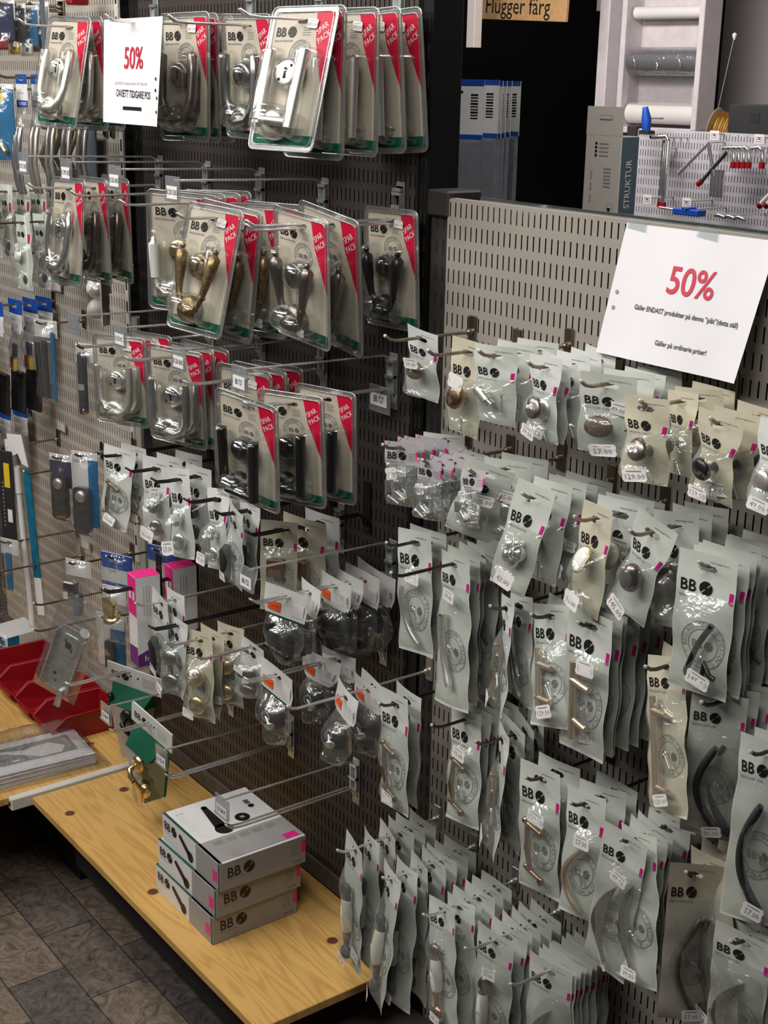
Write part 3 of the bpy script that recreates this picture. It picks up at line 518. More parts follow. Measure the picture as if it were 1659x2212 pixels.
def wirehook(L, text=None, black=False, lab=True, two=.006):
    k = ('wire', L, text, black, lab)
    if k not in KIND:
        m = 'black_paint' if black else 'zinc'; g = G(); tw = 'wire' if not black else 'black_paint'
        g.box((-.013, -.004, -.045), (.013, -.0005, .070), m, .001)
        if not black: g.box((-.013, -.014, .052), (.013, -.004, .058), m); g.box((-.013, -.016, .020), (.013, -.004, .026), m); g.box((-.013, -.012, -.010), (-.009, -.004, .05), m); g.box((.009, -.012, -.010), (.013, -.004, .05), m)
        r = G(); a = two
        r.tube([(-a, -.004, -.030), (-a, -.010, -.012), (-a, -.022, 0), (-a, -L+.04, 0), (-a, -L+.014, .002), (-a*.6, -L, .012), (a*.6, -L, .012), (a, -L+.014, .002), (a, -L+.04, 0), (a, -.022, 0), (a, -.010, -.012), (a, -.004, -.030)], .0025 if not black else .0026, tw, 8)
        ch = [('support_wire', r.mesh('support_wire'), None, [])]
        if lab:
            q = G(); q.tube([(0, -.006, .050), (0, -.014, .062), (0, -.030, .068), (0, -L-.005, .074)], .0024, tw, 8); ch.append(('label_wire', q.mesh('label_wire'), None, []))
            h = G(); h.box((-.028, -L-.010, .034), (.028, -L-.006, .082), 'holder', .0008); h.box((-.028, -L-.013, .034), (.028, -L-.0115, .040), 'holder')
            s = G()
            if text: s.rect(.004, .052, .042, .024, 'label_white', -L-.0125); s.text(text, .004, .052, .0145, 'print_black', -L-.0130, sx=.62)
            else: s.rect(.003, .056, .040, .019, 'holder', -L-.0125)
            ch.append(('label_holder', h.mesh('label_holder'), None, [('label', s.mesh('label'), None, 0)]))
        KIND[k] = (g.mesh('bracket'), ch)
    return KIND[k]
HX = {}
def addhook(h, X, z, L): HX[h] = (X, z, L)
TAB = """A1|kn,shell,bag_white,1|-1.948|0.122|-0.445|3|9|7|1.06|0.85|pale bag with brass shell knob
A2|kn,knob:copper,bag_beige,0|-1.825|0.116|-0.451|2|0|2|1.05|1.10|beige bag with bronze knob
A3|kn,cylinder,bag_green,3|-1.692|0.170|-0.430|17|2|-1|1.04|0.86|pale bag with steel barrel knob
A4|kn,knob:pewter,bag_white,2|-1.573|0.169|-0.427|-4|2|-1|0.97|0.88|clear bag with flat pewter knob
A4|kn,knob:steel,bag_white,1|-1.572|0.147|-0.430|-6|2|6|1.00|0.89|clear bag with steel knob
A5|kn,knob:brown,bag_green,0|-1.453|0.147|-0.439|24|4|1|1.15|0.83|pale bag with brown disc knob
A5|kn,knob:steel,bag_green,3|-1.456|0.036|-0.435|11|5|0|1.02|0.68|pale bag with nothing showing
A6|kn,knob:pewter,bag_beige,1|-1.334|0.191|-0.439|6|1|-3|1.02|0.82|beige bag with ringed pewter knob
A6|kn,knob:grey_metal,bag_beige,2|-1.331|0.119|-0.451|-17|-1|-7|0.99|0.80|beige bag with grey knob
A6|kn,knob:steel,bag_beige,3|-1.335|0.080|-0.441|13|2|-4|1.00|0.76|beige bag with empty hanging slot showing
A7|kn,knob:black_paint,bag_beige,2|-1.203|0.186|-0.443|-5|3|4|1.04|0.80|beige bag with black knob
A8|kn,knob:steel,bag_white,2|-1.093|0.193|-0.432|2|-3|3|0.95|0.80|pale crumpled bag with knob
B1|zip,0|-1.947|0.164|-0.649|24|-1|-3|0.99|0.93|zip bag with chrome furniture knob
B2|zip,1|-1.829|0.193|-0.645|1|-1|-5|1.00|0.82|zip bag with pink corner
B3|zip,2|-1.700|0.200|-0.619|-9|-9|-11|1.00|0.75|zip bag with long screws
B1|kn,knob:steel,bag_green,3|-1.951|0.062|-0.639|35|4|0|1.01|0.61|wide pale bag
B3|kn,cylinder,bag_green,1|-1.690|0.176|-0.641|35|2|15|1.11|0.87|tilted bag with steel cylinder knob
B4|kn,knob:steel,bag_green,3|-1.575|0.055|-0.640|23|5|6|1.06|0.77|pale bag half hidden
B4|kn,flower,bag_green,0|-1.566|0.185|-0.648|18|-7|11|0.92|1.19|twisted bag with chrome flower knob
B4|kn,knob:grey_metal,bag_green,3|-1.571|0.144|-0.637|13|-6|3|0.96|1.10|wide bag with grey knob
B5|kn,knob:steel,bag_green,3|-1.455|0.055|-0.640|16|4|5|1.02|0.85|pale bag half hidden
B5|kn,whiteknob,bag_beige,0|-1.447|0.159|-0.654|-9|-5|-1|1.00|1.14|bag with gold-rimmed white knob
B5|kn,whiteknob,bag_white,3|-1.448|0.109|-0.651|13|-1|0|1.10|1.15|bag with second gold-rimmed knob
B6|kn,bigknob,bag_green,2|-1.334|0.155|-0.640|-1|-2|15|1.04|1.08|pinched bag with round pewter knob
B6|kn,bigknob,bag_green,3|-1.334|0.108|-0.639|12|-7|-7|0.97|1.16|bag half behind round knob
B7|md,jhook,bag_green,0|-1.200|0.185|-0.649|10|-2|-1|1.00|0.98|pale bag with black coat hook
C0|md,bow,bag_green,0|-1.932|0.138|-0.827|4|-3|-6|1.01|1.11|pale bag with thin steel bow
C1|lg,longbow,bag_green,1|-1.803|0.149|-0.830|-9|-2|-7|0.98|0.95|long bag with steel bow handle
C2|md,pull,bag_white,2|-1.638|0.167|-0.852|-30|-2|-12|0.99|0.94|clear bag turned edge-on
C2|md,bow,bag_green,3|-1.634|0.142|-0.860|-18|-3|-14|0.99|0.89|pale bag showing round stamp
C3|md,tbar,bag_green,1|-1.535|0.162|-0.838|-5|-9|-16|0.99|0.94|bag with champagne bar handle
C4|md,tbar,bag_green,0|-1.428|0.177|-0.816|1|-2|-1|1.02|1.13|bag with long champagne bar handle
C5|lg,tbar,bag_beige,0|-1.283|0.157|-0.838|-15|-7|-19|0.97|0.79|long bag with champagne bar handle
C6|lg,blackbow,bag_green,0|-1.173|0.164|-0.853|32|7|1|0.77|0.85|long bag with black bow handle
C7|lg,blackbow,bag_green,1|-1.080|0.167|-0.892|21|0|0|0.78|0.96|long bag with wide black bow
D0|md,pull,bag_green,0|-1.945|0.167|-1.157|-4|-3|-6|1.03|1.12|bag with old brass handle
D1|md,pull,bag_green,1|-1.783|0.126|-1.137|-3|-5|-8|0.99|1.03|bag with dark brass handle
D2|md,pull,bag_white,2|-1.659|0.143|-1.119|-32|-1|-2|1.05|1.13|bag twisted edge-on
D3|md,pull_copper,bag_green,0|-1.527|0.171|-1.130|3|-2|-5|1.01|1.09|bag with bronze handle
D3|md,pull_copper,bag_green,3|-1.526|0.134|-1.131|4|-2|-3|1.01|1.08|pale bag behind bronze handle
D4|md,copperbow,bag_green,1|-1.418|0.172|-1.129|6|-4|-4|0.86|1.03|bag with champagne bow handle
D4|md,copperbow,bag_green,3|-1.418|0.136|-1.128|14|-2|-3|0.93|1.02|bag behind champagne bow
D5|lg,leaf,bag_green,0|-1.306|0.193|-1.139|8|1|6|0.81|0.90|bag with grey leaf-shaped handle
D5|lg,leaf,bag_green,1|-1.300|0.172|-1.138|-8|-3|-11|0.85|0.83|bag with second leaf-shaped handle
D6|lg,darkbow,bag_tan,0|-1.170|0.184|-1.132|47|4|-1|0.75|0.98|tan bag with dark bow handle
D6|lg,darkbow,bag_tan,3|-1.173|0.153|-1.127|-14|0|-14|0.98|1.01|tan bag behind dark bow
D7|lg,leafdark,bag_green,0|-1.079|0.176|-1.197|12|5|2|0.87|0.81|bag with dark leaf-shaped handle
E0|lg,rods,bag_green,0|-2.001|0.219|-1.488|-15|0|1|0.95|0.99|bag with porcelain grip handle
E0|lg,rods,bag_green,1|-2.004|0.178|-1.485|-17|-2|-6|0.93|0.95|bag with black-ended handle
E0|lg,rods_plain,bag_green,0|-2.002|0.134|-1.488|-17|-1|-3|0.96|0.98|bag with plain black handle
E0|lg,rods_plain,bag_green,3|-2.002|0.082|-1.488|1|-2|-4|0.93|0.98|pale bag with hidden handle
E1|lg,rods,bag_green,2|-1.886|0.213|-1.493|-19|-3|-2|0.95|0.98|bag with white grip handle
E1|lg,rods,bag_green,1|-1.884|0.179|-1.495|-11|-4|-5|0.92|1.00|bag with black-ended handle
E1|lg,rods,bag_green,0|-1.882|0.144|-1.498|-17|-2|-6|0.94|0.99|bag with porcelain grip handle
E1|lg,rods_plain,bag_green,3|-1.879|0.072|-1.502|6|0|0|0.91|0.99|pale bag with black handle
E2|lg,rods_copper,bag_green,0|-1.760|0.184|-1.502|-8|-5|-14|0.91|0.81|bag with copper-ended handle
E2|lg,rods_copper,bag_green,1|-1.748|0.151|-1.515|-5|-6|-11|0.89|0.81|bag with pewter-ended handle
E2|lg,rods_plain,bag_green,3|-1.752|0.103|-1.511|-1|-2|-3|0.86|0.92|bag with black handle
E3|lg,rods_copper,bag_green,1|-1.630|0.165|-1.512|6|1|1|0.88|0.94|bag with copper-ended handle
E3|lg,rods_copper,bag_green,3|-1.629|0.094|-1.512|-8|1|1|0.91|0.99|bag with pewter-ended handle
E4|lg,leaf,bag_green,1|-1.506|0.141|-1.514|10|2|0|0.92|0.94|bag with grey leaf-shaped handle
P0|bl,curve,steel,1|-3.170|0.227|0.103|12|-12|2|0.99|0.94|blister pack with glossy steel levers
P1|bl,curve,pewter,0|-2.720|0.169|0.102|10|-2|-1|1.01|0.96|blister pack with curved steel lever
P2|bl,curve,grey_metal,1|-2.451|0.179|0.095|5|3|1|1.00|0.87|blister pack with dull grey levers
P3|bl,straight,steel,0|-2.190|0.217|0.100|9|-15|0|1.06|0.95|large blister pack with straight steel levers
P3|bl,straight,steel,2|-2.190|0.193|0.102|8|-1|0|1.01|0.98|blister pack with straight lever
P3|bl,straight,steel,0|-2.190|0.118|0.099|6|0|0|1.00|0.96|blister pack with straight lever
P3|bl,straight,steel,0|-2.190|0.069|0.097|7|2|-3|0.99|0.95|blister pack with straight lever
P3|bl,straight,steel,0|-2.190|0.023|0.097|8|2|-4|0.99|0.95|blister pack with straight lever
Q0|bl,curve,chrome,1|-3.169|0.249|-0.261|4|-6|-1|1.01|0.93|blister pack with wavy chrome levers
Q2|bl,porcelain,steel,0|-2.689|0.200|-0.262|33|4|3|1.07|0.97|blister pack with white porcelain lever
Q3|bl,antique,old_brass,0|-2.438|0.267|-0.271|13|-13|3|0.99|0.94|blister pack with old brass levers
Q3|bl,antique,old_brass,2|-2.438|0.229|-0.265|19|0|7|0.99|0.99|blister pack with old brass levers
Q4|bl,antique,pewter,1|-2.178|0.231|-0.261|0|4|4|1.12|0.91|blister pack with polished dark levers
Q4|bl,antique,pewter,3|-2.179|0.167|-0.251|3|10|9|1.11|1.01|blister pack with polished dark levers
Q4|bl,antique,black_paint,0|-2.179|0.023|-0.264|3|2|-1|0.99|0.86|blister pack with black ornate levers
S1|bl,plain,steel,0|-2.932|0.246|-0.601|21|-1|-2|1.01|0.78|blister pack with satin steel levers
S2|bl,plain,chrome,1|-2.694|0.227|-0.593|20|4|2|1.02|0.83|blister pack with chrome levers
S4|bl,straight,black_paint,1|-2.201|0.339|-0.579|12|6|5|1.03|0.81|blister pack with black levers
S4|bl,straight,black_paint,3|-2.183|0.250|-0.603|16|0|-2|1.00|0.81|blister pack with black levers
S4|bl,straight,black_paint,1|-2.184|0.170|-0.603|12|0|-1|0.99|0.83|blister pack with black levers
K0|md,pull,bag_white,2|-2.953|0.250|-0.874|23|-2|6|1.03|0.94|crumpled clear bag with brass handle
K1|kn,twoknobs:grey_metal,bag_white,0|-2.810|0.224|-0.878|19|-1|0|1.09|1.32|clear bag with dark knobs
K2|kn,twoknobs:chrome,bag_white,1|-2.682|0.234|-0.873|7|-3|-8|1.02|1.34|clear bag with chrome knobs
K2|kn,twoknobs:black_paint,bag_white,3|-2.683|0.187|-0.871|14|0|3|1.07|1.23|pale bag with black knobs
K3|kn,twoknobs:chrome,bag_white,2|-2.531|0.220|-0.881|5|-8|-9|1.00|1.15|clear bag with steel knobs
K4|md,blackgrip,bag_white,1|-2.399|0.254|-0.875|-13|1|8|1.01|0.83|narrow bag with black grip
K4|md,blackgrip,bag_white,2|-2.400|0.219|-0.872|-6|0|1|0.99|0.88|twisted bag with black grip
K5|md,brownblock,bag_beige,0|-2.283|0.217|-0.864|43|0|1|0.83|0.92|bag with brown wooden knob
K5|md,brownblock,bag_beige,3|-2.266|0.170|-0.903|20|6|4|1.16|1.05|beige bag with brown knob
O0|hd,0|-2.181|0.266|-0.986|22|2|5|0.99|0.96|header-card bag of black rubber feet
O0|hd,2|-2.178|0.212|-0.992|-13|-1|-2|0.96|0.96|half-hidden header-card bag of black feet
O0|hd,4|-2.182|0.149|-0.983|4|1|4|0.98|0.98|header-card bag of black feet
O0|hd,6|-2.179|0.080|-0.987|6|1|3|1.04|1.08|header-card bag of black parts
O0|hd,1|-2.177|0.050|-0.991|5|6|9|1.16|1.12|header-card bag of black buffer
O1|hd,3|-2.204|0.274|-1.166|3|3|7|1.07|1.01|header-card bag with black door stop
O1|hd,5|-2.206|0.165|-1.165|23|-1|10|0.89|0.89|header-card bag with black door stop
O2|hd,7|-2.041|0.217|-1.171|-10|-4|8|0.96|0.96|header-card bag with round black stop
O2|hd,1|-2.046|0.161|-1.163|-1|5|4|0.98|0.90|header-card bag with dark stop
O2|hd,0|-2.048|0.144|-1.158|-8|0|4|1.00|0.99|header-card bag mostly hidden
G0|md,blackgrip,bag_white,0|-2.687|0.287|-1.159|-5|2|7|1.01|1.01|clear bag with black grip
G9|md,twoknobs:grey_metal,bag_white,2|-2.619|0.281|-1.194|-2|1|2|0.94|0.87|clear bag with price sticker and knob
G1|md,twoknobs:brass,bag_beige,0|-2.546|0.266|-1.204|12|-4|-5|0.99|0.97|bag with two brass knobs
G1|md,twoknobs:brass,bag_beige,1|-2.544|0.188|-1.210|11|-4|-3|0.98|0.88|bag with brass door knobs
G2|md,twoknobs:pewter,bag_white,0|-2.407|0.209|-1.190|4|3|5|0.92|0.61|bag with steel door knobs"""
rows = [l.split('|') for l in TAB.strip().split('\n')]
HH = {}
for r in rows: HH.setdefault(r[0], []).append((float(r[2]), float(r[4])))
LEN = {'C1': .29, 'E0': .26}
for h, v in HH.items():
    L = LEN.get(h) or {'A': .205, 'B': .205, 'C': .205, 'D': .205, 'E': .235, 'K': .30}.get(h[0], .35)
    L = max(L, max(float(r[3]) for r in rows if r[0] == h)+.014)
    HX[h] = (sum(a for a, b in v)/len(v), sum(b for a, b in v)/len(v), L)
HX['S3'] = (-2.44, -.60, .345)
RN = {'A': "right panel's top row", 'B': "right panel's second row", 'C': "right panel's third row", 'D': "right panel's fourth row", 'E': "right panel's bottom row", 'P': "dark panel's top row", 'Q': "dark panel's second row", 'S': "dark panel's third row",
      'K': 'black wire hook row', 'O': 'orange-price hook row', 'G': 'brass-knob hook row'}
TXT = {'Q0': 'B 272 OKS', 'Q2': 'B 250 ANS', 'Q3': 'B 250 GNS', 'S1': '', 'S2': 'B 250 KC', 'S3': 'B 236 BNS', 'S4': 'BB 727', 'O0': 'BB 722'}
order = {}
for h in sorted(HX, key=lambda q: (q[0], HX[q][0])): order.setdefault(h[0], []).append(h)
def pegname(h): return ORD[order[h[0]].index(h)]
for h, (X, z, L) in HX.items():
    loc = (X, 0, CZ+z+.001); c = h[0]
    if c in 'ABCDE': inst('peg_hook', peg(round(L, 3), 'peg' if c in 'AB' else 'steel' if c == 'E' else 'peg_dark'), loc, (0, 0, 0), 'steel peg hook, %s from left in %s' % (pegname(h), RN[c]), 'hook', 'steel peg hooks on the right panel')
    elif c == 'K' or h in ('G9',): inst('wire_hook', wirehook(round(L, 3), None, True, False), loc, (0, 0, 0), 'black double wire hook, %s from left in %s' % (pegname(h), RN[c]), 'hook', 'black wire hooks')
    elif h in ('O2', 'G0', 'G1', 'G2'): inst('peg_hook', peg(round(L, 3), 'steel'), loc, (0, 0, 0), 'long plain rod hook, %s from left in %s' % (pegname(h), RN[c]), 'hook', 'plain rod hooks on the dark panel')
    else: inst('wire_hook', wirehook(round(L, 3), TXT.get(h), False, h in TXT), loc, (0, 0, 0), 'zinc double wire hook, %s from left in %s' % (pegname(h), RN[c]), 'hook', 'zinc wire hooks on the dark panel')
# extra hooks that carry nothing or only show their wires
for X, z, L, t, lb in ((-2.93, -.26, .35, 'B 1299 UKS', 'zinc wire hook with label above the curly chrome packs'), (-2.18, -.265, .35, None, 'zinc wire hook behind the black ornate pack'), (-2.30, -1.545, .345, 'B 138 M', 'long zinc wire hook with label over the white boxes'),
                       (-2.575, -1.545, .345, 'B 152 M', 'empty zinc wire hook with label left of the boxes'), (-2.865, -1.550, .345, 'B 146 M', 'zinc wire hook holding the nearer green display pack'), (-3.09, -1.505, .36, None, 'zinc wire hook holding the farther green display pack'),
                       (-2.37, -.955, .12, None, 'short zinc wire hook with small tag, middle of dark panel')):
    inst('wire_hook', wirehook(L, t, False, t is not None), (X, 0, CZ+z), (0, 0, 0), lb, 'hook', 'zinc wire hooks on the dark panel')
g = G(); g.box((-2.235, -.030, CZ-.645), (-2.165, -.026, CZ-.590), 'holder', .0008); g.rect(-2.20, CZ-.618, .056, .026, 'label_white', -.031); g.text('BB 727', -2.20, CZ-.618, .019, 'print_black', -.0315, sx=.62); ob('label_holder', g, None, 'clear label holder at the wall end of the hook with black levers', 'label')
# ---------------- everything that hangs on those hooks ----------------
def kind_of(s):
    p = s.split(',')
    if p[0] == 'zip': return zipbag(int(p[1])), 'zip_bag', 'bag'
    if p[0] == 'hd': return headerbag(int(p[1])), 'header_bag', 'bag'
    if p[0] == 'bl': return blister(p[1], p[2], int(p[3])), 'blister_pack', 'handle pack'
    return bag(p[0], p[1], p[2], int(p[3])), 'fittings_bag', 'bag'
put = []
for h, k, X, t, z, yw, pt, ro, sx, sz, ds in rows: put.append([h, k, float(X), float(t), float(z), int(yw), int(pt), int(ro), float(sx), float(sz), ds])
FILL = """A3|kn,cylinder,bag_green,3|.125 .08|wide pale bag
A4|kn,knob:pewter,bag_white,3|.115 .085 .05|clear bag with pewter knob
A5|kn,knob:brown,bag_green,2|.105 .07|pale bag
A6|kn,knob:grey_metal,bag_beige,0|.045|beige bag
A7|kn,knob:black_paint,bag_beige,1|.15 .10|beige bag with black knob
A8|kn,knob:steel,bag_white,1|.15|crumpled bag
B1|zip,1|.14 .12 .095|zip bag
B2|zip,2|.165 .14 .115 .09|zip bag
B3|kn,knob:steel,bag_green,1|.13 .09|pale bag
B4|kn,flower,bag_green,1|.11 .085|pale bag with chrome flower knob
B5|kn,knob:steel,bag_green,2|.085|pale bag
B6|kn,bigknob,bag_green,1|.07 .04|pale bag with round pewter knob
B7|md,jhook,bag_green,3|.166 .151 .138 .10 .085 .05|bag with black coat hook
C0|md,bow,bag_green,2|.112|pale bag with thin steel bow
C1|lg,longbow,bag_green,0|.125 .105 .082 .058 .035|long bag with steel bow
C3|md,tbar,bag_green,3|.13 .095|bag with champagne bar handle
C4|md,tbar,bag_green,1|.160 .146 .120 .095 .065|bag with champagne bar handle
C5|lg,tbar,bag_beige,3|.125|long bag with champagne bar handle
C6|lg,blackbow,bag_green,3|.138 .11|long bag with black bow
C7|lg,blackbow,bag_green,0|.14 .11|long bag with black bow
D0|md,pull,bag_green,1|.135|bag with old brass handle
D1|md,pull,bag_green,2|.103 .080 .058 .035|bag with dark brass handle
D2|md,pull,bag_green,0|.115 .088 .06|bag with dark brass handle
D4|md,copperbow,bag_green,0|.10|bag with champagne bow
D5|lg,leaf,bag_green,3|.152 .135 .105 .085 .06|bag with leaf-shaped handle
D6|lg,darkbow,bag_tan,1|.125 .09|tan bag with dark bow
D7|lg,leafdark,bag_green,1|.158 .140 .120 .10 .08|bag with dark leaf-shaped handle
E0|lg,rods_plain,bag_green,1|.105 .05|bag with black handle
E1|lg,rods,bag_green,3|.115 .095 .045|bag with black-ended handle
E2|lg,rods_plain,bag_green,0|.128 .075 .05|bag with black handle
E3|lg,rods_copper,bag_green,3|.135 .115 .07 .045|bag with copper-ended handle
E4|lg,leaf,bag_green,1|.128 .116 .104 .093 .083 .072 .061 .050 .040|bag with grey leaf-shaped handle
O0|hd,2|.115|header-card bag
O1|hd,4|.125|header-card bag
K0|md,pull,bag_white,0|.21|clear bag with brass handle
K1|kn,twoknobs:grey_metal,bag_white,2|.19 .14|clear bag with dark knobs
K3|kn,twoknobs:grey_metal,bag_white,3|.18|clear bag with steel knobs
K5|md,brownblock,bag_white,1|.12|pale bag with brown knob
G1|md,twoknobs:brass,bag_beige,2|.235|bag with two brass knobs
G0|md,blackgrip,bag_white,1|.25|clear bag with black grip
P0|bl,curve,steel,3|.185 .14|blister pack with glossy levers
P1|bl,curve,pewter,1|.135 .10|blister pack with curved lever
P2|bl,curve,grey_metal,0|.14|blister pack with dull levers
Q0|bl,curve,pewter,1|.185 .125|blister pack with dark wavy levers
Q2|bl,porcelain,steel,1|.165 .13 .095|blister pack with porcelain lever
Q3|bl,antique,old_brass,1|.175 .13|blister pack with old brass levers
S1|bl,plain,steel,2|.205 .165|blister pack with satin levers
S2|bl,plain,chrome,2|.185 .15|blister pack with chrome levers
S3|bl,curve,black_paint,0|.20 .165 .12|blister pack with black curved levers"""
fr = random.Random(5)
for l in FILL.split('\n'):
    h, k, ts, ds = l.split('|'); X, z, L = HX[h]
    ref = sorted([p for p in put if p[0] == h], key=lambda p: -p[3])
    for t in ts.split():
        t = float(t); q = min(ref, key=lambda p: abs(p[3]-t)) if ref else [0]*5+[14, 0, 0, 1., .95]
        put.append([h, k, X+fr.uniform(-.003, .003), t, z, q[5]*.6+fr.uniform(-6, 5), fr.uniform(-1, 1), fr.uniform(-2.5, 2.5), 1.0 if k[:2] in ('bl', 'hd') else q[8] if ref and q[1][:2] == k[:2] else 1., (q[9] if ref and q[1][:2] == k[:2] else .95), ds])
byh = {}
for p in put: byh.setdefault(p[0], []).append(p)
for h, v in byh.items():
    v.sort(key=lambda p: -p[3])
    for i, (hh, k, X, t, z, yw, pt, ro, sx, sz, ds) in enumerate(v):
        kd, nm, cat = kind_of(k); c = h[0]
        pos = 'front of %s' % (pegname(h)+' peg') if i == 0 else '%s back on %s peg' % (ORD[i], pegname(h))
        o = inst(nm, kd, (X, -t, CZ+HX[h][1]-.002), (math.radians(pt), math.radians(ro), math.radians(yw)), '%s, %s, %s' % (ds, pos, RN[c]), cat, '%ss on the %s' % (nm.replace('_', ' '), RN[c]), (sx, 1, sz)); o.rotation_mode = 'YXZ'
# ---------------- the two 50% notices ----------------
def notice(name, loc, rot, curl, label, hand=False):
    W, H = .297, .21; nx, nz = 18, 12; g = G()
    def sh(x, z): u = (x+W/2)/W; v = -z/H; return -curl*(max(0, u-.75)/.25)**2*v-.004*math.sin(u*5)*v-.008*v
    vs = [(-W/2+W*i/nx, sh(-W/2+W*i/nx, -H*j/nz), -H*j/nz) for j in range(nz+1) for i in range(nx+1)]
    g.add(vs, [(j*(nx+1)+i, (j+1)*(nx+1)+i, (j+1)*(nx+1)+i+1, j*(nx+1)+i+1) for j in range(nz) for i in range(nx)], 'paper', True)
    o = ob(name, g, None, label, 'sign', 'half-price notices', loc=loc, rot=rot); o.rotation_mode = 'YXZ'
    L = [('headline', lambda t: t.text('50%', .012, -.080, .060, 'ink_red', sx=.92, res=6, bold=.012))]
    if hand:
        L += [('small_print', lambda t: t.text('Gäller ENDAST produkter på denna "plåt" (detta ställ)', .0, -.128, .0088, 'print_grey', sx=.8)), ('handwriting', lambda t: t.text('CAVSETT TIDIGARE POS', .012, -.150, .021, 'print_black', sx=.72, rot=-.02, bold=.008)), ('underline', lambda t: t.rect(.010, -.178, .085, .007, 'print_black'))]
    else: L += [('small_print', lambda t: t.text('Gäller ENDAST produkter på denna ”plåt”(detta ställ)', .016, -.128, .0112, 'print_black', sx=.84, bold=.01)), ('small_print', lambda t: t.text('Gäller på ordinarie priser!', .022, -.176, .0112, 'print_black', sx=.84, bold=.01))]
    for nm, fn in L: t = G(); fn(t); t.v = [(x, sh(x, z)-.0012, z) for x, y, z in t.v]; ob(nm, t, o)
    for i, (x, z) in enumerate(((-.133, -.110), (-.133, -.135)) if not hand else ((.125, -.118), (.125, -.140), (.138, -.155), (.138, -.182))):
        q = G(); q.disc(x, z, .0035, 'print_grey' if not hand else 'void', sh(x, z)-.0014, 14); ob('punched_hole', q, o)
    if not hand:
        for x in (-.125, .02): q = G(); q.flat([(x-.02, -.008), (x+.022, -.012), (x+.020, .006), (x-.018, .008)], 'holder', o=(0, -.003, 0)); ob('tape', q, o)
    return o
notice('paper_sign', (-1.424, -.006, CZ-.211), (math.radians(-12), 0, math.radians(0)), .02, 'large white half-price notice taped to the beige panel')
notice('paper_sign', (-2.725, -.288, CZ+.111), (math.radians(-1), 0, math.radians(-3)), .012, 'white half-price notice with handwriting between the top blister packs', True)
# ---------------- white lock-set boxes on the pine shelf ----------------
BW, BD, BH = .272, .226, .0705
def setbox():
    g = G(); g.box((-BW, 0, 0), (0, BD, BH), 'box_white', .0012); e = .0008
    F = dict(o=(0, -e, 0), u=(1, 0, 0), v=(0, 0, 1))                      # long front, facing -y
    g.flat([(-.108, .001), (-.006, .001), (-.006, BH-.001), (-.108, BH-.001)], 'box_grey', **F); g.flat([(-.006, .0), (.0005, .0), (.0005, BH), (-.006, BH)], 'box_green', **F)
    g.flat([(-.030, .018), (-.010, .018), (-.010, .046), (-.030, .046)], 'hot_pink', **{**F, 'o': (0, -e*1.6, 0)})
    F2 = {**F, 'o': (0, -e*1.6, 0)}
    g.logo(-BW+.010, .048, .022, sub=False, **F2); g.text('BESLAGSBODEN', -BW+.012, .032, .005, 'print_grey', align='LEFT', res=1, **F2)
    g.disc(-.135, .022, .013, 'print_black', **F2); g.flat([(-.182, .058), (-.190, .052), (-.186, .046), (-.142, .017), (-.132, .030)], 'print_black', **F2)
    S = dict(o=(e, 0, 0), u=(0, 1, 0), v=(0, 0, 1))                        # end, facing +x
    g.flat([(.001, .001), (BD-.001, .001), (BD-.001, BH-.001), (.001, BH-.001)], 'box_grey', **S); S2 = {**S, 'o': (e*1.8, 0, 0)}
    g.logo(.018, .042, .026, sub=False, **S2); g.text('BESLAGSBODEN', .020, .024, .006, 'print_grey', align='LEFT', res=1, **S2)
    g.flat([(BD-.012, .030), (BD-.001, .030), (BD-.001, .058), (BD-.012, .058)], 'hot_pink', **S2)
    for i in range(5): g.flat([(BD-.042, .052-i*.006), (BD-.018, .052-i*.006), (BD-.018, .0533-i*.006), (BD-.042, .0533-i*.006)], 'print_grey', **S2)
    g.text('B 10276', BD-.024, .010, .0065, 'print_black', res=1, **S2)
    T = dict(o=(0, 0, BH+e), u=(1, 0, 0), v=(0, 1, 0))                     # lid
    g.flat([(-.100, .001), (-.006, .001), (-.006, BD-.001), (-.100, BD-.001)], 'box_grey', **T); g.flat([(-BW, -.0005), (0, -.0005), (0, .007), (-BW, .007)], 'box_green', **T); T2 = {**T, 'o': (0, 0, BH+e*1.8)}
    g.text('B 10276', -BW+.030, .030, .006, 'print_grey', res=1, rot=PI/2, **T2)
    g.disc(-.128, .085, .022, 'print_black', n=28, **T2); g.flat([(-.235, .098), (-.240, .091), (-.236, .084), (-.140, .068), (-.136, .098)], 'print_black', **T2); g.disc(-.236, .091, .0075, 'print_black', **T2)
    g.disc(-.150, .146, .018, 'print_black', n=28, **T2); g.rect(-.150, .146, .010, .010, 'box_grey', **{**T2, 'o': (0, 0, BH+e*2.2)})
    g.logo(-.216, .190, .014, sub=False, **{**T2, 'u': (1, 0, 0)})
    for j in range(5):
        for i in range(4): g.flat([(-.088+i*.0045, .030+j*.034), (-.0865+i*.0045, .030+j*.034), (-.0865+i*.0045, .056+j*.034), (-.088+i*.0045, .056+j*.034)], 'print_grey', **T2)
    g.flat([(-.030, .180), (-.008, .180), (-.008, .214), (-.030, .214)], 'hot_pink', **T2)
    return g
me = setbox().mesh('lock_set_box')
for i, (dx, dy, rz, ds) in enumerate(((0, 0, 0, 'white and grey lock-set box at the bottom of the stack'), (.009, .006, .6, 'white and grey lock-set box in the middle of the stack'), (.020, .010, -.4, 'white lock-set box on top, black handle picture on lid'))):
    ob('lock_set_box', me, None, ds, 'box', 'stack of lock-set boxes', loc=(-2.370+dx, -.345+dy, BZ+.0003+i*(BH+.0009)), rot=(0, 0, math.radians(rz)))
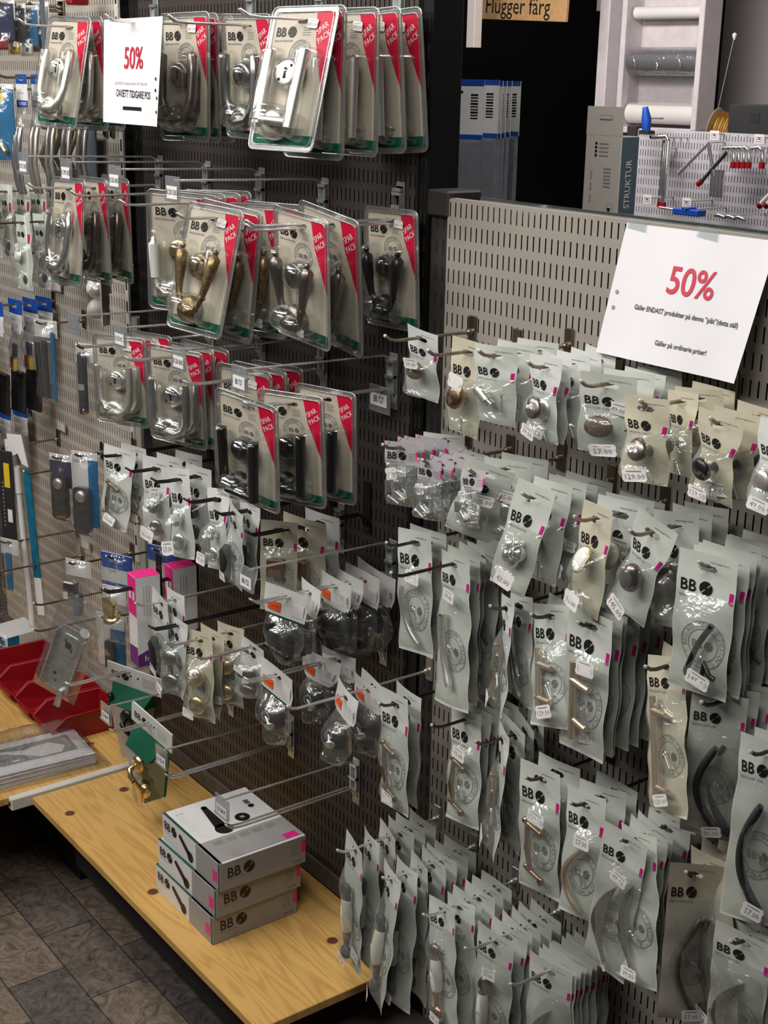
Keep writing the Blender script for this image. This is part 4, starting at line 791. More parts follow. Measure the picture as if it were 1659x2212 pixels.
# ---------------- magenta and white hanging boxes ----------------
def hvbox(px, py, Y, yaw, ds, text=True):
    w, d, h = .062, .050, .225; g = G(); g.box((-w/2, 0, -h), (w/2, d, 0), 'box_white', .001); e = .0006; 
    # left face (-x) magenta top, front face (-y) white with purple foot, magenta lid
    L = dict(o=(-w/2-e, 0, 0), u=(0, -1, 0), v=(0, 0, 1)); F = dict(o=(0, -e, 0), u=(1, 0, 0), v=(0, 0, 1)); T = dict(o=(0, 0, e), u=(1, 0, 0), v=(0, 1, 0))
    g.flat([(-d, -.098), (0, -.098), (0, 0), (-d, 0)], 'hot_pink', **L); g.flat([(-w/2, 0), (w/2, 0), (w/2, d), (-w/2, d)], 'hot_pink', **T); L2 = {**L, 'o': (-w/2-2*e, 0, 0)}; F2 = {**F, 'o': (0, -2*e, 0)}
    g.rect(-.035, -.048, .015, .022, 'label_white', **L2).rect(-.014, -.048, .015, .022, 'label_white', **L2)
    g.flat([(-d, -h), (0, -h), (0, -h+.050), (-d, -h+.045)], 'purple', **L)
    g.flat([(-w/2, -h), (w/2, -h), (w/2, -h+.062), (.012, -h+.056), (-.006, -h+.040), (-w/2, -h+.030)], 'purple', **F); g.text('hvic', .002, -h+.019, .021, 'label_white', **F2); g.text('P', .004, -h+.042, .010, 'label_white', **F2)
    for i in range(3): g.rect(-.012+.007*i, -.060, .0012, .075, 'print_grey', **F2)
    g.text('hvid', -.028, -h+.022, .016, 'magenta', **L2)
    p = at(px, py, Y)+Vector((math.cos(math.radians(yaw))*w/2, math.sin(math.radians(yaw))*w/2, 0)); ob('hanging_box', g, None, ds, 'box', 'magenta-topped hanging boxes', loc=p, rot=(0, 0, math.radians(yaw)))
    inst('wire_hook', wirehook(.15, None, True, False), p+Vector((-.024, .075-w/2, -.030)), (0, 0, 0), 'short black wire hook through the '+('nearer' if text else 'farther')+' magenta box', 'hook', 'black wire hooks')
hvbox(292, 1250, -.31, 85, 'tall white box with magenta lid and purple foot, nearer one')
hvbox(373, 1230, -.20, 85, 'tall white box with magenta lid, farther and partly hidden', False)
# ---------------- green display packs with door handles ----------------
def display(p, yaw, pitch, roll, m, ds):
    g = G(); g.box((-.085, -.002, -.030), (.085, .002, .030), 'card_white', .0006); g.logo(-.072, -.002, .020, y=-.0028, sub=False)
    for i in range(5): g.rect(.045, .012-.006*i, .040, .0012, 'print_grey', -.0028)
    g.disc(-.01, .006, .003, 'void', -.0028).disc(.012, .006, .003, 'void', -.0028)
    r = ob('display_pack', g, None, ds, 'display pack', 'green hanging display packs', loc=p, rot=(math.radians(pitch), math.radians(roll), math.radians(yaw))); r.rotation_mode = 'YXZ'
    h = G(); v = [(-.066, -.003, -.029), (.060, -.003, -.029), (.045, -.045, -.070), (-.050, -.045, -.070), (-.066, .012, -.070), (.060, .012, -.070)]
    h.add(v, [(0, 3, 2, 1), (0, 4, 3), (1, 2, 5)], 'green_strip'); ob('green_hood', h, r)
    b = G(); v = [(-.050, -.044, -.070), (.012, -.044, -.070), (.020, -.034, -.225), (-.020, -.034, -.250), (-.066, .012, -.070), (.060, .012, -.070), (.050, .012, -.205), (-.030, .012, -.235)]
    b.add(v, [(0, 3, 2, 1), (4, 5, 6, 7), (3, 7, 6, 2)], 'beige_box'); b.add(v, [(0, 4, 7, 3), (1, 2, 6, 5)], 'green_strip'); b.text('DESIGN', -.034, -.13, .012, 'card_white', -.0455, rot=-PI/2); ob('cardboard_body', b, r)
    q = G(); q.lathe((.004, -.044, -.095), [(.0001, .012), (.020, .012), (.026, .008), (.028, 0)], m, 28); q.tube([(.004, -.054, -.095), (.008, -.080, -.098), (.022, -.086, -.110), (.038, -.084, -.122)], [.008, .010, .009, .008], m, 14); q.tube([(.038, -.084, -.122), (.050, -.072, -.150), (.050, -.064, -.205)], [.008, .011, .007], m, 14)
    if m == 'black_paint': q.tube([(-.07, -.03, -.055), (-.076, -.04, -.08), (-.074, -.04, -.13)], [.010, .009, .007], m, 12); q.lathe((-.074, -.035, -.045), [(.0001, .013), (.010, .009), (.013, 0), (.009, -.009), (.0001, -.012)], m, 16, (0, 0, 1)); q.lathe((.055, -.06, -.070), [(.0001, .013), (.010, .009), (.013, 0), (.009, -.009), (.0001, -.012)], m, 16, (0, 0, 1))
    else: q.lathe((.038, -.040, -.180), [(.0001, .020), (.016, .018), (.024, .010), (.025, 0)], m, 24, (.3, -1, .1))
    q.v = [(.010+(x-.010)*.74, -.044+(y+.044)*.8, -.10+(z+.10)*.85) for x, y, z in q.v]
    ob('door_handle', q, r, 'black door handle' if m == 'black_paint' else 'brass door handle')
    f = G(); f.add([(.014, -.046, -.072), (.062, -.0, -.072), (.055, -.0, -.215), (.022, -.055, -.225), (.040, -.092, -.140)], [(0, 4, 3), (0, 3, 2, 1)], 'shell'); ob('clear_cover', f, r)
display(Vector((-3.077, -.172, CZ-1.526)), 29, 9, 8, 'black_paint', 'green display pack with black door handle, farther hook')
display(Vector((-2.86, -.234, CZ-1.559)), 8, 6, 13, 'brass', 'green display pack with brass door handle, nearer hook')
# ---------------- zinc lock plate hanging in a clear bag ----------------
def plate():
    g = G(); o = rrect(.085, .19, .014, -.13); g.prism(o, -.004, -.007, 'zinc')
    g.box((-.0425, -.022, -.215), (-.0395, -.006, -.05), 'zinc', .0008); g.box((.0395, -.022, -.215), (.0425, -.006, -.05), 'zinc', .0008); g.prism(rrect(.05, .06, .012, -.085), -.007, -.0095, 'zinc')
    g.disc(0, -.085, .010, 'void', -.0100); g.flat([(-.016, -.071), (-.012, -.069), (-.004, -.080), (-.008, -.083)], 'void', o=(0, -.01, 0)); g.flat([(.016, -.099), (.012, -.101), (.004, -.090), (.008, -.087)], 'void', o=(0, -.01, 0)); g.disc(-.012, -.180, .005, 'void', -.0075); g.disc(-.004, -.200, .003, 'void', -.0075)
    g.tube([(.022, -.012, -.215), (.026, -.012, -.262)], [.006, .010], 'zinc', 12); g.disc(.026, -.262, .003, 'void', -.023)
    f = G(); pouch(f, .135, .055, -.245, .03, 'polybag', 3.3, amp=.006, ramp=.3); b = G(); pouch(b, .135, .055, -.245, -.004, 'polybag', 7.3, y0=.001)
    s = G(); s.disc(.035, -.02, .014, 'label_white', -.020)
    r = ob('lock_plate', g, None, 'zinc lock plate in clear bag hanging tilted over the red bins', 'lock plate', loc=at(172, 1335, -.30), rot=(math.radians(0), math.radians(22), math.radians(35))); r.rotation_mode = 'YXZ'
    ob('clear_bag', f, r); ob('clear_back', b, r); ob('round_sticker', s, r)
plate()
# ---------------- red bins with white plugs ----------------
def bin_(x, y, rz, ds, w=.140, d=.215, h=.080):
    """storage bin whose sloping low front faces the aisle (-y)"""
    g = G(); t = .003; hf = h*.55; b = .010
    out = [(b, .035, 0), (w-b, .035, 0), (w-b, d-b, 0), (b, d-b, 0)]; mid = [(0, .0, hf), (w, .0, hf), (w, d, h), (0, d, h)]
    inn = [(b+t, .035+t, t), (w-b-t, .035+t, t), (w-b-t, d-b-t, t), (b+t, d-b-t, t)]; it = [(t, t, hf), (w-t, t, hf), (w-t, d-t, h), (t, d-t, h)]
    kn = [(w, .045, h), (w-t, .045, h), (0, .045, h), (t, .045, h)]
    v = out+mid+inn+it+kn; f = [(3, 2, 1, 0), (8, 9, 10, 11), (0, 1, 5, 4), (2, 3, 7, 6), (1, 2, 6, 16, 5), (3, 0, 4, 18, 7), (9, 8, 12, 13), (11, 10, 14, 15), (10, 9, 13, 17, 14), (8, 11, 15, 19, 12), (4, 5, 13, 12), (6, 7, 15, 14), (5, 16, 17, 13), (16, 6, 14, 17), (18, 4, 12, 19), (7, 18, 19, 15)]
    g.add(v, f, 'red_plastic'); L = [mid[0], mid[1], kn[0], mid[2], mid[3], kn[2], mid[0]]; g.tube(L, .0034, 'red_plastic', 8)
    g.box((.03, -.004, hf-.016), (w-.03, .004, hf-.004), 'red_plastic'); return ob('storage_bin', g, None, ds, 'bin', 'red storage bins on the pine board', loc=(x, y, BZ+.0005), rot=(0, 0, math.radians(rz)))
for x, y, rz, ds in ((-4.066, -.236, 0, 'red storage bin farthest left behind the lock plate'), (-3.916, -.240, 0, 'red storage bin in the middle of the row'), (-3.766, -.243, 0, 'empty-looking red bin just behind the nearest bin'), (-3.616, -.247, 0, 'nearest red storage bin holding white plugs')): bin_(x, y, rz, ds)
pl = random.Random(4)
pg = G(); pg.lathe((0, 0, 0), [(.0001, .006), (.007, .005), (.010, .001), (.010, -.002), (.005, -.004), (.004, -.010)], 'white_plastic', 12, (.3, -.2, 1)); pme = pg.mesh('white_plug')
for i in range(9): ob('white_plug', pme, None, 'small white plastic plug lying in the nearest red bin', 'plug', 'white plugs in the nearest red bin', loc=(-3.545+pl.uniform(-.03, .03), -.17+i*.013, BZ+.014+pl.uniform(0, .014)), rot=(pl.uniform(-1, 1), pl.uniform(-1, 1), 0))
# ---------------- paper bags stack in clear bag ----------------
st_rot = (0, 0, math.radians(-4)); bx, by = -3.410, -.352
for i in range(9):
    g = G(); w, d = .185-.002*pl.random(), .335; g.box((-w/2, -d/2, 0), (w/2, d/2, .0034), 'paper', .001)
    if i == 8:
        T = dict(o=(0, 0, .0040), u=(0, 1, 0), v=(-1, 0, 0)); T2 = {**T, 'o': (0, 0, .0046)}
        g.flat([(-.105, -.045), (.135, -.045), (.135, .058), (-.105, .058)], 'grey_image', **T)
        g.flat([(-.105, .050), (-.04, .034), (.0, .020), (.03, .030), (.075, .034), (.110, -.004), (.09, -.038), (.03, -.040), (-.005, -.012), (-.06, .022), (-.105, .040)], 'paper', **T2)
        g.flat([(.040, .012), (.075, .010), (.070, -.010), (.042, -.014)], 'label_white', **{**T, 'o': (0, 0, .0052)}); g.text('Nyckelpåse', .118, .010, .020, 'paper', rot=PI/2, sx=.7, **T2); g.rect(-.04, -.030, .02, .008, 'paper', **T2)
    ob('paper_leaflet', g, None, 'grey-printed paper pouch on top of the stack in clear film' if i == 8 else 'white paper pouch in the stack below the grey-printed one', 'paper', 'stack of paper pouches', loc=(bx+pl.uniform(-.002, .002), by+pl.uniform(-.002, .002), BZ+.0004+i*.0044), rot=(0, 0, math.radians(-4+pl.uniform(-1, 1))))
f = G(); n = 22; vs = []
for j in range(n+1):
    for i in range(n+1):
        u, v = i/n*2-1, j/n*2-1; hgt = .050*max(0, 1-max(abs(u)*1.02, abs(v)*1.02)**6)+.012*abs(noise.noise(Vector((u*4, v*4, 3.3))))*(1 if abs(u) < .95 and abs(v) < .95 else .15)+.04*max(0, -u-.45)*max(0, .9-abs(v))
        vs.append((u*.150-.03, v*.205, .002+hgt))
f.add(vs, [(j*(n+1)+i, j*(n+1)+i+1, (j+1)*(n+1)+i+1, (j+1)*(n+1)+i) for j in range(n) for i in range(n)], 'crinkle', True); ob('plastic_bag', f, None, 'crinkled clear plastic bag spread over the paper stack', 'plastic bag', loc=(bx, by, BZ+.001), rot=st_rot)
g = G(); T = dict(o=(0, 0, .0006), u=(0, 1, 0), v=(-1, 0, 0)); g.rect(0, 0, .10, .06, 'paper', **T).flat([(-.04, -.02), (.03, -.022), (.04, .0), (.02, .022), (-.02, .01)], 'print_black', **{**T, 'o': (0, 0, .0012)}); ob('picture_card', g, None, 'black and white picture card at the left picture edge', 'card', loc=(-3.80, -.36, BZ), rot=(0, 0, .2))
# ---------------- white box with blue patterned end ----------------
g = G(); g.box((-.06, 0, 0), (.06, .15, .085), 'box_white', .012)
F = dict(o=(.0605, 0, 0), u=(0, 1, 0), v=(0, 0, 1)); g.flat([(.012, .012), (.055, .012), (.055, .074), (.012, .074)], 'cyan_print', **F)
F = dict(o=(0, -.0008, 0), u=(1, 0, 0), v=(0, 0, 1)); g.flat([(-.058, .004), (.058, .004), (.058, .078), (-.058, .078)], 'cyan_print', **F)
for j in range(6):
    for i in range(6): x, z = -.048+i*.019+(j % 2)*.009, .012+j*.012; g.flat([(x-.006, z-.002), (x+.004, z-.003), (x+.006, z+.002), (x-.004, z+.003)], 'label_white' if (i+j) % 3 else 'navy', **{**F, 'o': (0, -.0014, 0)})
g.text('5kg', .02, .05, .012, 'print_grey', o=(0, 0, .0856), u=(0, 1, 0), v=(-1, 0, 0)); ob('patterned_box', g, None, 'white box with blue dashed end at the far left of the board', 'box', loc=(-4.215, -.13, BZ), rot=(0, 0, math.radians(8)))
# ---------------- goods on the light panel ----------------
def rodhook(X, z, L, ds, tag=True):
    inst('peg_hook', peg(L, 'peg'), (X, 0, CZ+z), (0, 0, 0), ds, 'hook', 'rod hooks on the light panel')
    if tag: g = G(); g.box((-.03, -.012, .036), (.03, -.010, .066), 'beige_box'); g.rect(0, .050, .05, .020, 'label_white', -.0125); [g.rect(-.012, .054-.004*i, .024, .0012, 'print_grey', -.0128) for i in range(3)]; ob('shelf_label', g, None, 'small price label above '+ds, 'label', 'price labels on the light panel', loc=(X+.045, 0, CZ+z))
def bluebag(var, body='orange'):
    k = ('blue', var, body)
    if k not in KIND:
        w, h, ht = .085, .215, .020; g = G(); sheet(g, w, .10, ht, 'card_white'); 
        sh2 = G(); sheet(sh2, w, .042, ht, 'blue_print'); g.add([(a, b-.0006, c) for a, b, c in sh2.v], sh2.f, 'blue_print'); g.rect(0, -.074, w, .012, 'blue_print', -.0008); g.text('BÅREBO', .006, -.074, .010, 'card_white', -.0012)
        g.text('Typ M2', -.012, -.040, .009, 'print_grey', -.0010); [g.rect(-.008, -.052-.004*i, .05, .001, 'print_grey', -.001) for i in range(3)]
        fn = deform(var, w, h); f = G(); pouch(f, w, -.078, ht-h, .020, 'polybag', var+.2); bk = G(); pouch(bk, w, -.078, ht-h, -.003, 'polybag', var+.9, y0=.001); c = G()
        c.box((-.020, -.014, -.185), (-.004, -.004, -.150), 'red_plastic', .002); c.box((.004, -.014, -.190), (.018, -.004, -.155), 'yellow', .002); c.box((-.010, -.012, -.148), (.014, -.003, -.110), 'navy', .002)
        KIND[k] = (g.mesh('header_card', fn), [('clear_bag', f.mesh('clear_bag', fn), None, []), ('clear_back', bk.mesh('clear_back', fn), None, []), ('coloured_plugs', c.mesh('coloured_plugs', fn), None, [])])
    return KIND[k]
X1 = at(118, 645, 0).x
rodhook(X1, -.645, .32, 'rod hook with upper blue-header bags')
for i in range(6): inst('header_bag', bluebag(i % 4), (X1, -.035-.045*i-(.02 if i > 2 else 0), CZ-.650), (0, 0, math.radians(12-4*(i % 3))), 'blue-header bag, %s from the wall in upper blue row' % ORD[i], 'bag', 'blue-header bags, upper row')
for i in range(4):
    g = G(); g.box((-.035, -.012, -.32), (.035, .0, -.19), 'black_matt', .004); ob('black_fitting', g, None, 'black flat fitting, %s from the wall below upper blue bags' % ORD[i], 'fitting', 'black fittings at the far left', loc=(X1-.02, -.05-.05*i, CZ-.66), rot=(0, .1, .3-.1*i))
X2 = at(66, 878, 0).x; zz = at(66, 878, 0).z-CZ
rodhook(X2, zz, .30, 'rod hook with lower blue-header bags')
for i in range(4): inst('header_bag', bluebag(3-i), (X2, -.04-.05*i, CZ+zz-.005), (0, 0, math.radians(10-3*i)), 'blue-header bag, %s from the wall in lower blue row' % ORD[i], 'bag', 'blue-header bags, lower row')
def caster(var):
    k = ('caster', var)
    if k not in KIND:
        w, h, ht = .075, .20, .022; g = G(); sheet(g, w, h, ht, 'bag_green'); g.logo(-w/2+.006, -.030, .014, y=-.0011, sub=False); g.rect(w/2-.010, -.040, .010, .026, 'ink_red', -.0011); g.disc(.006, -.150, .012, 'print_black', -.0011)
        fn = deform(var, w, h); f = G(); pouch(f, w, -.05, ht-h+.006, .032, 'film', var+.4); c = G(); c.lathe((-.006, -.006, -.085), [(.0001, .016), (.012, .0155), (.018, .010), (.019, 0)], 'porcelain', 22, (-.6, -1, .1)); c.disc(-.015, -.083, .004, 'grey_metal', -.024)
        t = G(); t.tag(.0, -.062, .3, -.022, .022, .020); KIND[k] = (g.mesh('bag_back', fn), [('clear_front', f.mesh('clear_front', fn), None, []), ('white_knob', c.mesh('white_knob', fn), None, []), ('price_tag', t.mesh('price_tag', fn), None, [])])
    return KIND[k]
p = at(70, 404, -.06); rodhook(p.x, p.z-CZ-.01, .28, 'rod hook with upper white-knob bags', False)
for i in range(5): inst('fittings_bag', caster(i % 4), (p.x, -.045-.048*i, p.z-.012), (0, 0, math.radians(14-5*(i % 3))), 'white-knob bag, %s from the wall left of chrome wavy pack' % ORD[i], 'bag', 'white-knob bags, upper hook')
p = at(100, 470, -.12); rodhook(p.x, p.z-CZ-.01, .28, 'rod hook with lower white-knob bags', False)
for i in range(3): inst('fittings_bag', caster(3-i), (p.x, -.08-.055*i, p.z-.012), (0, 0, math.radians(22-7*i)), 'white-knob bag, %s from the wall on lower hook' % ORD[i], 'bag', 'white-knob bags, lower hook')
# long chrome coat rails in blue-header bags
def railbag(m, var):
    k = ('rail', m, var)
    if k not in KIND:
        w, h, ht = .062, .30, .012; g = G(); sheet(g, w, .078, ht, 'card_white', (.012, .004)); s2 = G(); sheet(s2, w, .022, ht, 'blue_print', (.012, .004)); g.add([(a, b-.0006, c) for a, b, c in s2.v], s2.f, 'blue_print'); g.rect(0, -.057, w, .016, 'blue_print', -.0008); g.text('BÅREBO', .004, -.057, .012, 'card_white', -.0012); g.text('Typ M2 120', -.006, -.032, .008, 'print_grey', -.001, sx=.8)
        f = G(); pouch(f, w, -.064, ht-h, .024, 'polybag', var+.6); c = G()
        for q in (-.012, .012): c.tube([(q, -.012, -.115), (q+.004, -.020, -.135), (q, -.026, -.20), (q+.004, -.020, -.255), (q, -.012, -.272)], [.006, .0065, .006, .0065, .006], m, 12)
        KIND[k] = (g.mesh('header_card'), [('clear_bag', f.mesh('clear_bag'), None, []), ('curved_handles', c.mesh('curved_handles'), None, [])])
    return KIND[k]
p = at(52, 168, -.26); X3 = p.x; rodhook(X3, p.z-CZ, .33, 'rod hook with curved chrome handles', False)
for i in range(5): inst('header_bag', railbag('chrome' if i == 4 else 'steel', i % 3), (X3, -.10-.042*i, p.z-.004), (0, 0, math.radians(15-3*i)), 'blue-header bag of curved handles, %s from the wall' % ORD[i], 'bag', 'curved-handle bags at the far left')
for i, (px, py, Y, m) in enumerate(((105, 275, -.16, 'old_brass'), (135, 270, -.12, 'black_matt'), (165, 275, -.10, 'old_brass'))):
    g = G(); g.tube([(0, 0, 0), (.006, -.010, -.02), (-.016, -.018, -.075), (.006, -.010, -.13), (.02, 0, -.15)], [.006, .007, .006, .007, .006], m, 12); g.tube([(.03, 0, 0), (.036, -.010, -.02), (.014, -.018, -.075), (.036, -.010, -.13), (.05, 0, -.15)], [.006, .007, .006, .007, .006], m, 12); ob('curved_handle_pair', g, None, 'pair of curved %s handles, %s from left under top pack' % ('brass' if m != 'black_matt' else 'black', ORD[i]), 'handle', 'curved handle pairs under the top-left pack', loc=at(px, py, Y), rot=(0, 0, .5)); p_ = at(px, py, Y); inst('peg_hook', peg(round(-Y+.03, 2), 'peg'), (p_.x+.005, 0, p_.z-.004), (0, 0, 0), 'short rod hook, %s of the three above the curved handle pairs' % ORD[i], 'hook', 'rod hooks on the light panel')
g = G(); g.box((-.045, -.002, -.24), (.045, .004, 0), 'slate_blue', .002); ob('grey_card', g, None, 'grey card hanging below the farthest top blister pack', 'card', loc=at(190, 275, -.03))
def clearpack(px, py, Y, w, h, yaw, ds, parts, roll=0, depth=.03, backing='card_white', hb=.05, cat='pack'):
    g = G(); sheet(g, w, hb, .012, backing, (.010, .004)); r = ob('clear_pack', g, None, ds, cat, None, loc=at(px, py, Y), rot=(0, math.radians(roll), math.radians(yaw)))
    r.rotation_mode = 'YXZ'; p_ = at(px, py, Y)
    if p_.x > -4.40: inst('peg_hook', peg(round(-Y+.03, 2), 'peg'), (p_.x, 0, p_.z), (0, 0, 0), 'short rod through the '+ds, 'hook', 'rod hooks on the light panel')
    f = G(); pouch(f, w, .010, .012-h, depth, 'polybag', px*.13); ob('clear_front', f, r)
    for nm, fn in parts: q = G(); fn(q); ob(nm, q, r)
    return r
clearpack(98, 700, -.12, .085, .24, 24, 'clear pack of grey strips with a blue edge below blue bags', [('grey_strips', lambda q: (q.tube([(-.022, -.012, -.05), (-.016, -.012, -.21)], .010, 'grey_metal', 12), q.tube([(.004, -.014, -.05), (.008, -.014, -.21)], .009, 'dark_steel', 12))), ('blue_strip', lambda q: q.box((.022, -.010, -.22), (.036, -.004, -.02), 'cyan_print', .002))])
clearpack(188, 752, -.16, .075, .20, 30, 'clear pack with long dark lock case', [('lock_case', lambda q: (q.box((-.022, -.022, -.175), (.004, -.004, -.01), 'black_matt', .006), q.rect(-.008, -.10, .018, .016, 'print_grey', -.0225), q.disc(-.004, -.160, .003, 'label_white', -.0228)))])
clearpack(214, 600, -.10, .080, .15, 26, 'clear pack with two white domed knobs', [('white_domes', lambda q: [q.lathe((-.010, -.002, z), [(.0001, .026), (.014, .023), (.023, .012), (.026, 0)], 'porcelain', 24) for z in (-.028, -.082)]), ('side_card', lambda q: q.box((.026, -.030, -.12), (.030, 0, .0), 'beige_box'))])
# long white stay with teal strip
g = G(); g.box((-.035, -.010, -.60), (.040, -.002, .02), 'polybag', .004); q0 = ob('long_stay_pack', g, None, 'long pack with white telescopic stay and teal strip', 'pack', loc=at(42, 945, -.16), rot=(0, math.radians(-3), math.radians(28))); q0.rotation_mode = 'YXZ'
q = G(); q.tube([(-.010, -.018, -.085), (-.010, -.018, -.165)], .0125, 'white_plastic', 18); q.tube([(-.010, -.018, -.16), (-.010, -.018, -.585)], .0095, 'white_plastic', 18); q.prism([(-.034, .012), (.020, .012), (.034, -.085), (.012, -.075), (.0, -.045), (-.034, -.060)], -.012, -.016, 'white_plastic'); ob('white_tube', q, q0)
q = G(); q.box((.012, -.016, -.43), (.038, -.011, -.09), 'teal_strip', .001); q.box((.012, -.016, -.55), (.038, -.011, -.43), 'card_white', .001); ob('teal_strip', q, q0)
q = G(); q.box((-.046, -.014, -.14), (-.020, -.012, -.005), 'card_white'); [q.rect(-.033, -.03-.012*i, .016, .002, 'print_grey', -.0145) for i in range(4)]; ob('white_card', q, q0)
p = at(128, 948, 0); rodhook(p.x, p.z-CZ, .30, 'rod hook through the long white stay pack')
g = G(); g.box((-.030, -.008, -.32), (.030, -.002, 0), 'black_matt', .003); [g.disc(-.012, -.10-.012*i, .0035, 'zinc', -.0086, 8) for i in range(12)]; g.rect(.006, -.075, .022, .075, 'yellow', -.0086); g.rect(.010, -.20, .018, .04, 'label_white', -.0086); ob('spring_pack', g, None, 'dark pack of coil springs with yellow label at left edge', 'pack', loc=at(12, 972, -.20), rot=(0, 0, math.radians(25)))
clearpack(20, 1172, -.22, .07, .18, 25, 'clear pack with blue strip below the spring pack', [('blue_strip', lambda q: q.box((-.010, -.012, -.15), (.012, -.004, -.03), 'cyan_print', .002))])
def lock(q, x=0, z0=-.045, m='dark_steel'):
    q.prism(rrect(.052, .13, .012, z0-.065, 4, x), -.004, -.020, m); q.lathe((x, -.020, z0-.025), [(.0001, .008), (.012, .008), (.016, .004), (.017, 0)], 'steel', 20); q.disc(x+.006, z0-.075, .004, 'void', -.0208); q.disc(x+.006, z0-.105, .003, 'void', -.0208); q.tube([(x-.02, -.008, z0-.135), (x+.02, -.008, z0-.140)], .004, 'zinc', 8)
clearpack(132, 990, -.13, .085, .20, 28, 'clear pack with purple card and dark padlock hasp', [('purple_card', lambda q: q.box((-.040, -.003, -.085), (.040, -.001, -.008), 'indigo')), ('lock_body', lambda q: lock(q))])
clearpack(182, 985, -.15, .085, .30, 30, 'clear pack with white and blue card and grey lock plate', [('blue_card', lambda q: (q.box((-.042, -.003, -.14), (.012, -.001, .0), 'card_white'), q.box((.012, -.003, -.20), (.042, -.001, -.01), 'cyan_print'), q.text('ASSA ABLOY', -.014, -.016, .010, 'print_black', -.0035, sx=.7))), ('lock_body', lambda q: lock(q, -.004, -.085, 'grey_metal'))])
p = at(222, 1010, 0); rodhook(p.x-.05, p.z-CZ, .22, 'rod hook with the white and blue card pack', False)
clearpack(168, 1218, -.17, .085, .165, 28, 'clear pack with boxy dark cylinder lock above the bins', [('lock_body', lambda q: (q.box((-.030, -.035, -.09), (.008, -.006, -.045), 'grey_metal', .004), q.box((-.004, -.030, -.145), (.020, -.006, -.08), 'slate_blue', .004), q.tag(-.02, -.085, 0, -.036, .016, .022)))])
p = at(180, 1200, 0); rodhook(p.x, p.z-CZ, .30, 'rod hook above the boxy cylinder lock')
clearpack(252, 1205, -.14, .105, .17, 24, 'blue-header pack left of the magenta box', [('blue_header', lambda q: (q.box((-.052, -.003, -.030), (.052, -.001, .010), 'blue_print'), q.text('BÅREBO', .0, -.010, .013, 'card_white', -.0035), q.text('Typ M2', -.018, -.040, .009, 'print_grey', -.001), q.box((-.052, -.003, -.085), (.052, -.001, -.072), 'blue_print'), q.text('Bilema', .01, -.078, .011, 'card_white', -.0035)))], hb=.09)
clearpack(352, 1190, -.09, .105, .15, 20, 'blue-header pack behind the magenta boxes', [('blue_header', lambda q: q.box((-.052, -.003, -.030), (.052, -.001, .010), 'blue_print'))], hb=.09)
clearpack(246, 1275, -.20, .075, .16, 26, 'clear pack with brass thumb-turn', [('brass_turn', lambda q: (q.lathe((-.005, -.006, -.075), [(.0001, .006), (.012, .008), (.022, .006), (.025, 0)], 'brass', 24, (0, -.6, 1)), q.prism([(-.02, -.06), (.006, -.068), (.012, -.030), (-.004, -.012), (-.024, -.020)], -.010, -.022, 'brass', True)))])
clearpack(240, 1335, -.17, .10, .17, 28, 'white card pack with blue corner and small lock', [('blue_corner', lambda q: (q.box((-.045, -.003, -.14), (.045, -.001, .0), 'card_white'), q.box((-.002, -.004, -.15), (.046, -.0032, -.03), 'cyan_print'))), ('lock_body', lambda q: q.prism(rrect(.026, .085, .010, -.100, 4, .0), -.006, -.018, 'dark_steel'))])
for i, (px, py, L) in enumerate(((238, 1275, .24), (236, 1330, .24))): q_ = at(px, py, 0); rodhook(q_.x, q_.z-CZ, L, 'thin rod hook %s of the brass thumb-turn' % ('above' if i == 0 else 'just below'), False)
clearpack(8, 192, -.30, .07, .19, 20, 'pack with blue and yellow card at the left picture edge', [('blue_card', lambda q: (q.box((-.034, -.003, -.17), (.034, -.001, .0), 'cyan_print'), q.box((-.030, -.004, -.03), (.0, -.0032, .0), 'yellow'), q.tube([(-.01, -.012, -.13), (.01, -.014, -.15)], .008, 'brass', 10)))])
for i, (px, py, c, m2) in enumerate(((10, 8, 'navy', 'red_plastic'), (34, 18, 'black_matt', 'yellow'), (62, 22, 'cyan_print', 'label_white'), (84, 14, 'beige_box', 'black_matt'))):
    clearpack(px, py, -.16+.03*i, .07, .13, 24, 'small %s pack, %s from left in the top corner' % ({'navy': 'navy', 'black_matt': 'black', 'cyan_print': 'pale blue', 'beige_box': 'beige'}[c], ORD[i]), [('card_insert', lambda q, c=c, m2=m2: (q.box((-.030, -.003, -.09), (.030, -.001, .0), c), q.box((-.018, -.014, -.115), (.012, -.004, -.085), m2, .003), q.disc(0, -.10, .006, 'grey_metal', -.0145)))])
g = G(); g.box((-.010, -.05, 0), (.022, 0, .04), 'red_plastic', .003); g.box((-.040, -.06, .008), (-.004, .0, .018), 'card_white', .002); ob('red_box', g, None, 'dark red box at the top edge above the handwritten notice', 'box', loc=at(185, 12, -.05))
g = G(); g.box((-.012, -.004, -.32), (.012, 0, .10), 'slate_blue', .001); ob('grey_divider', g, None, 'grey upright strip left of the farthest top pack', 'divider', loc=at(95, 60, -.10))
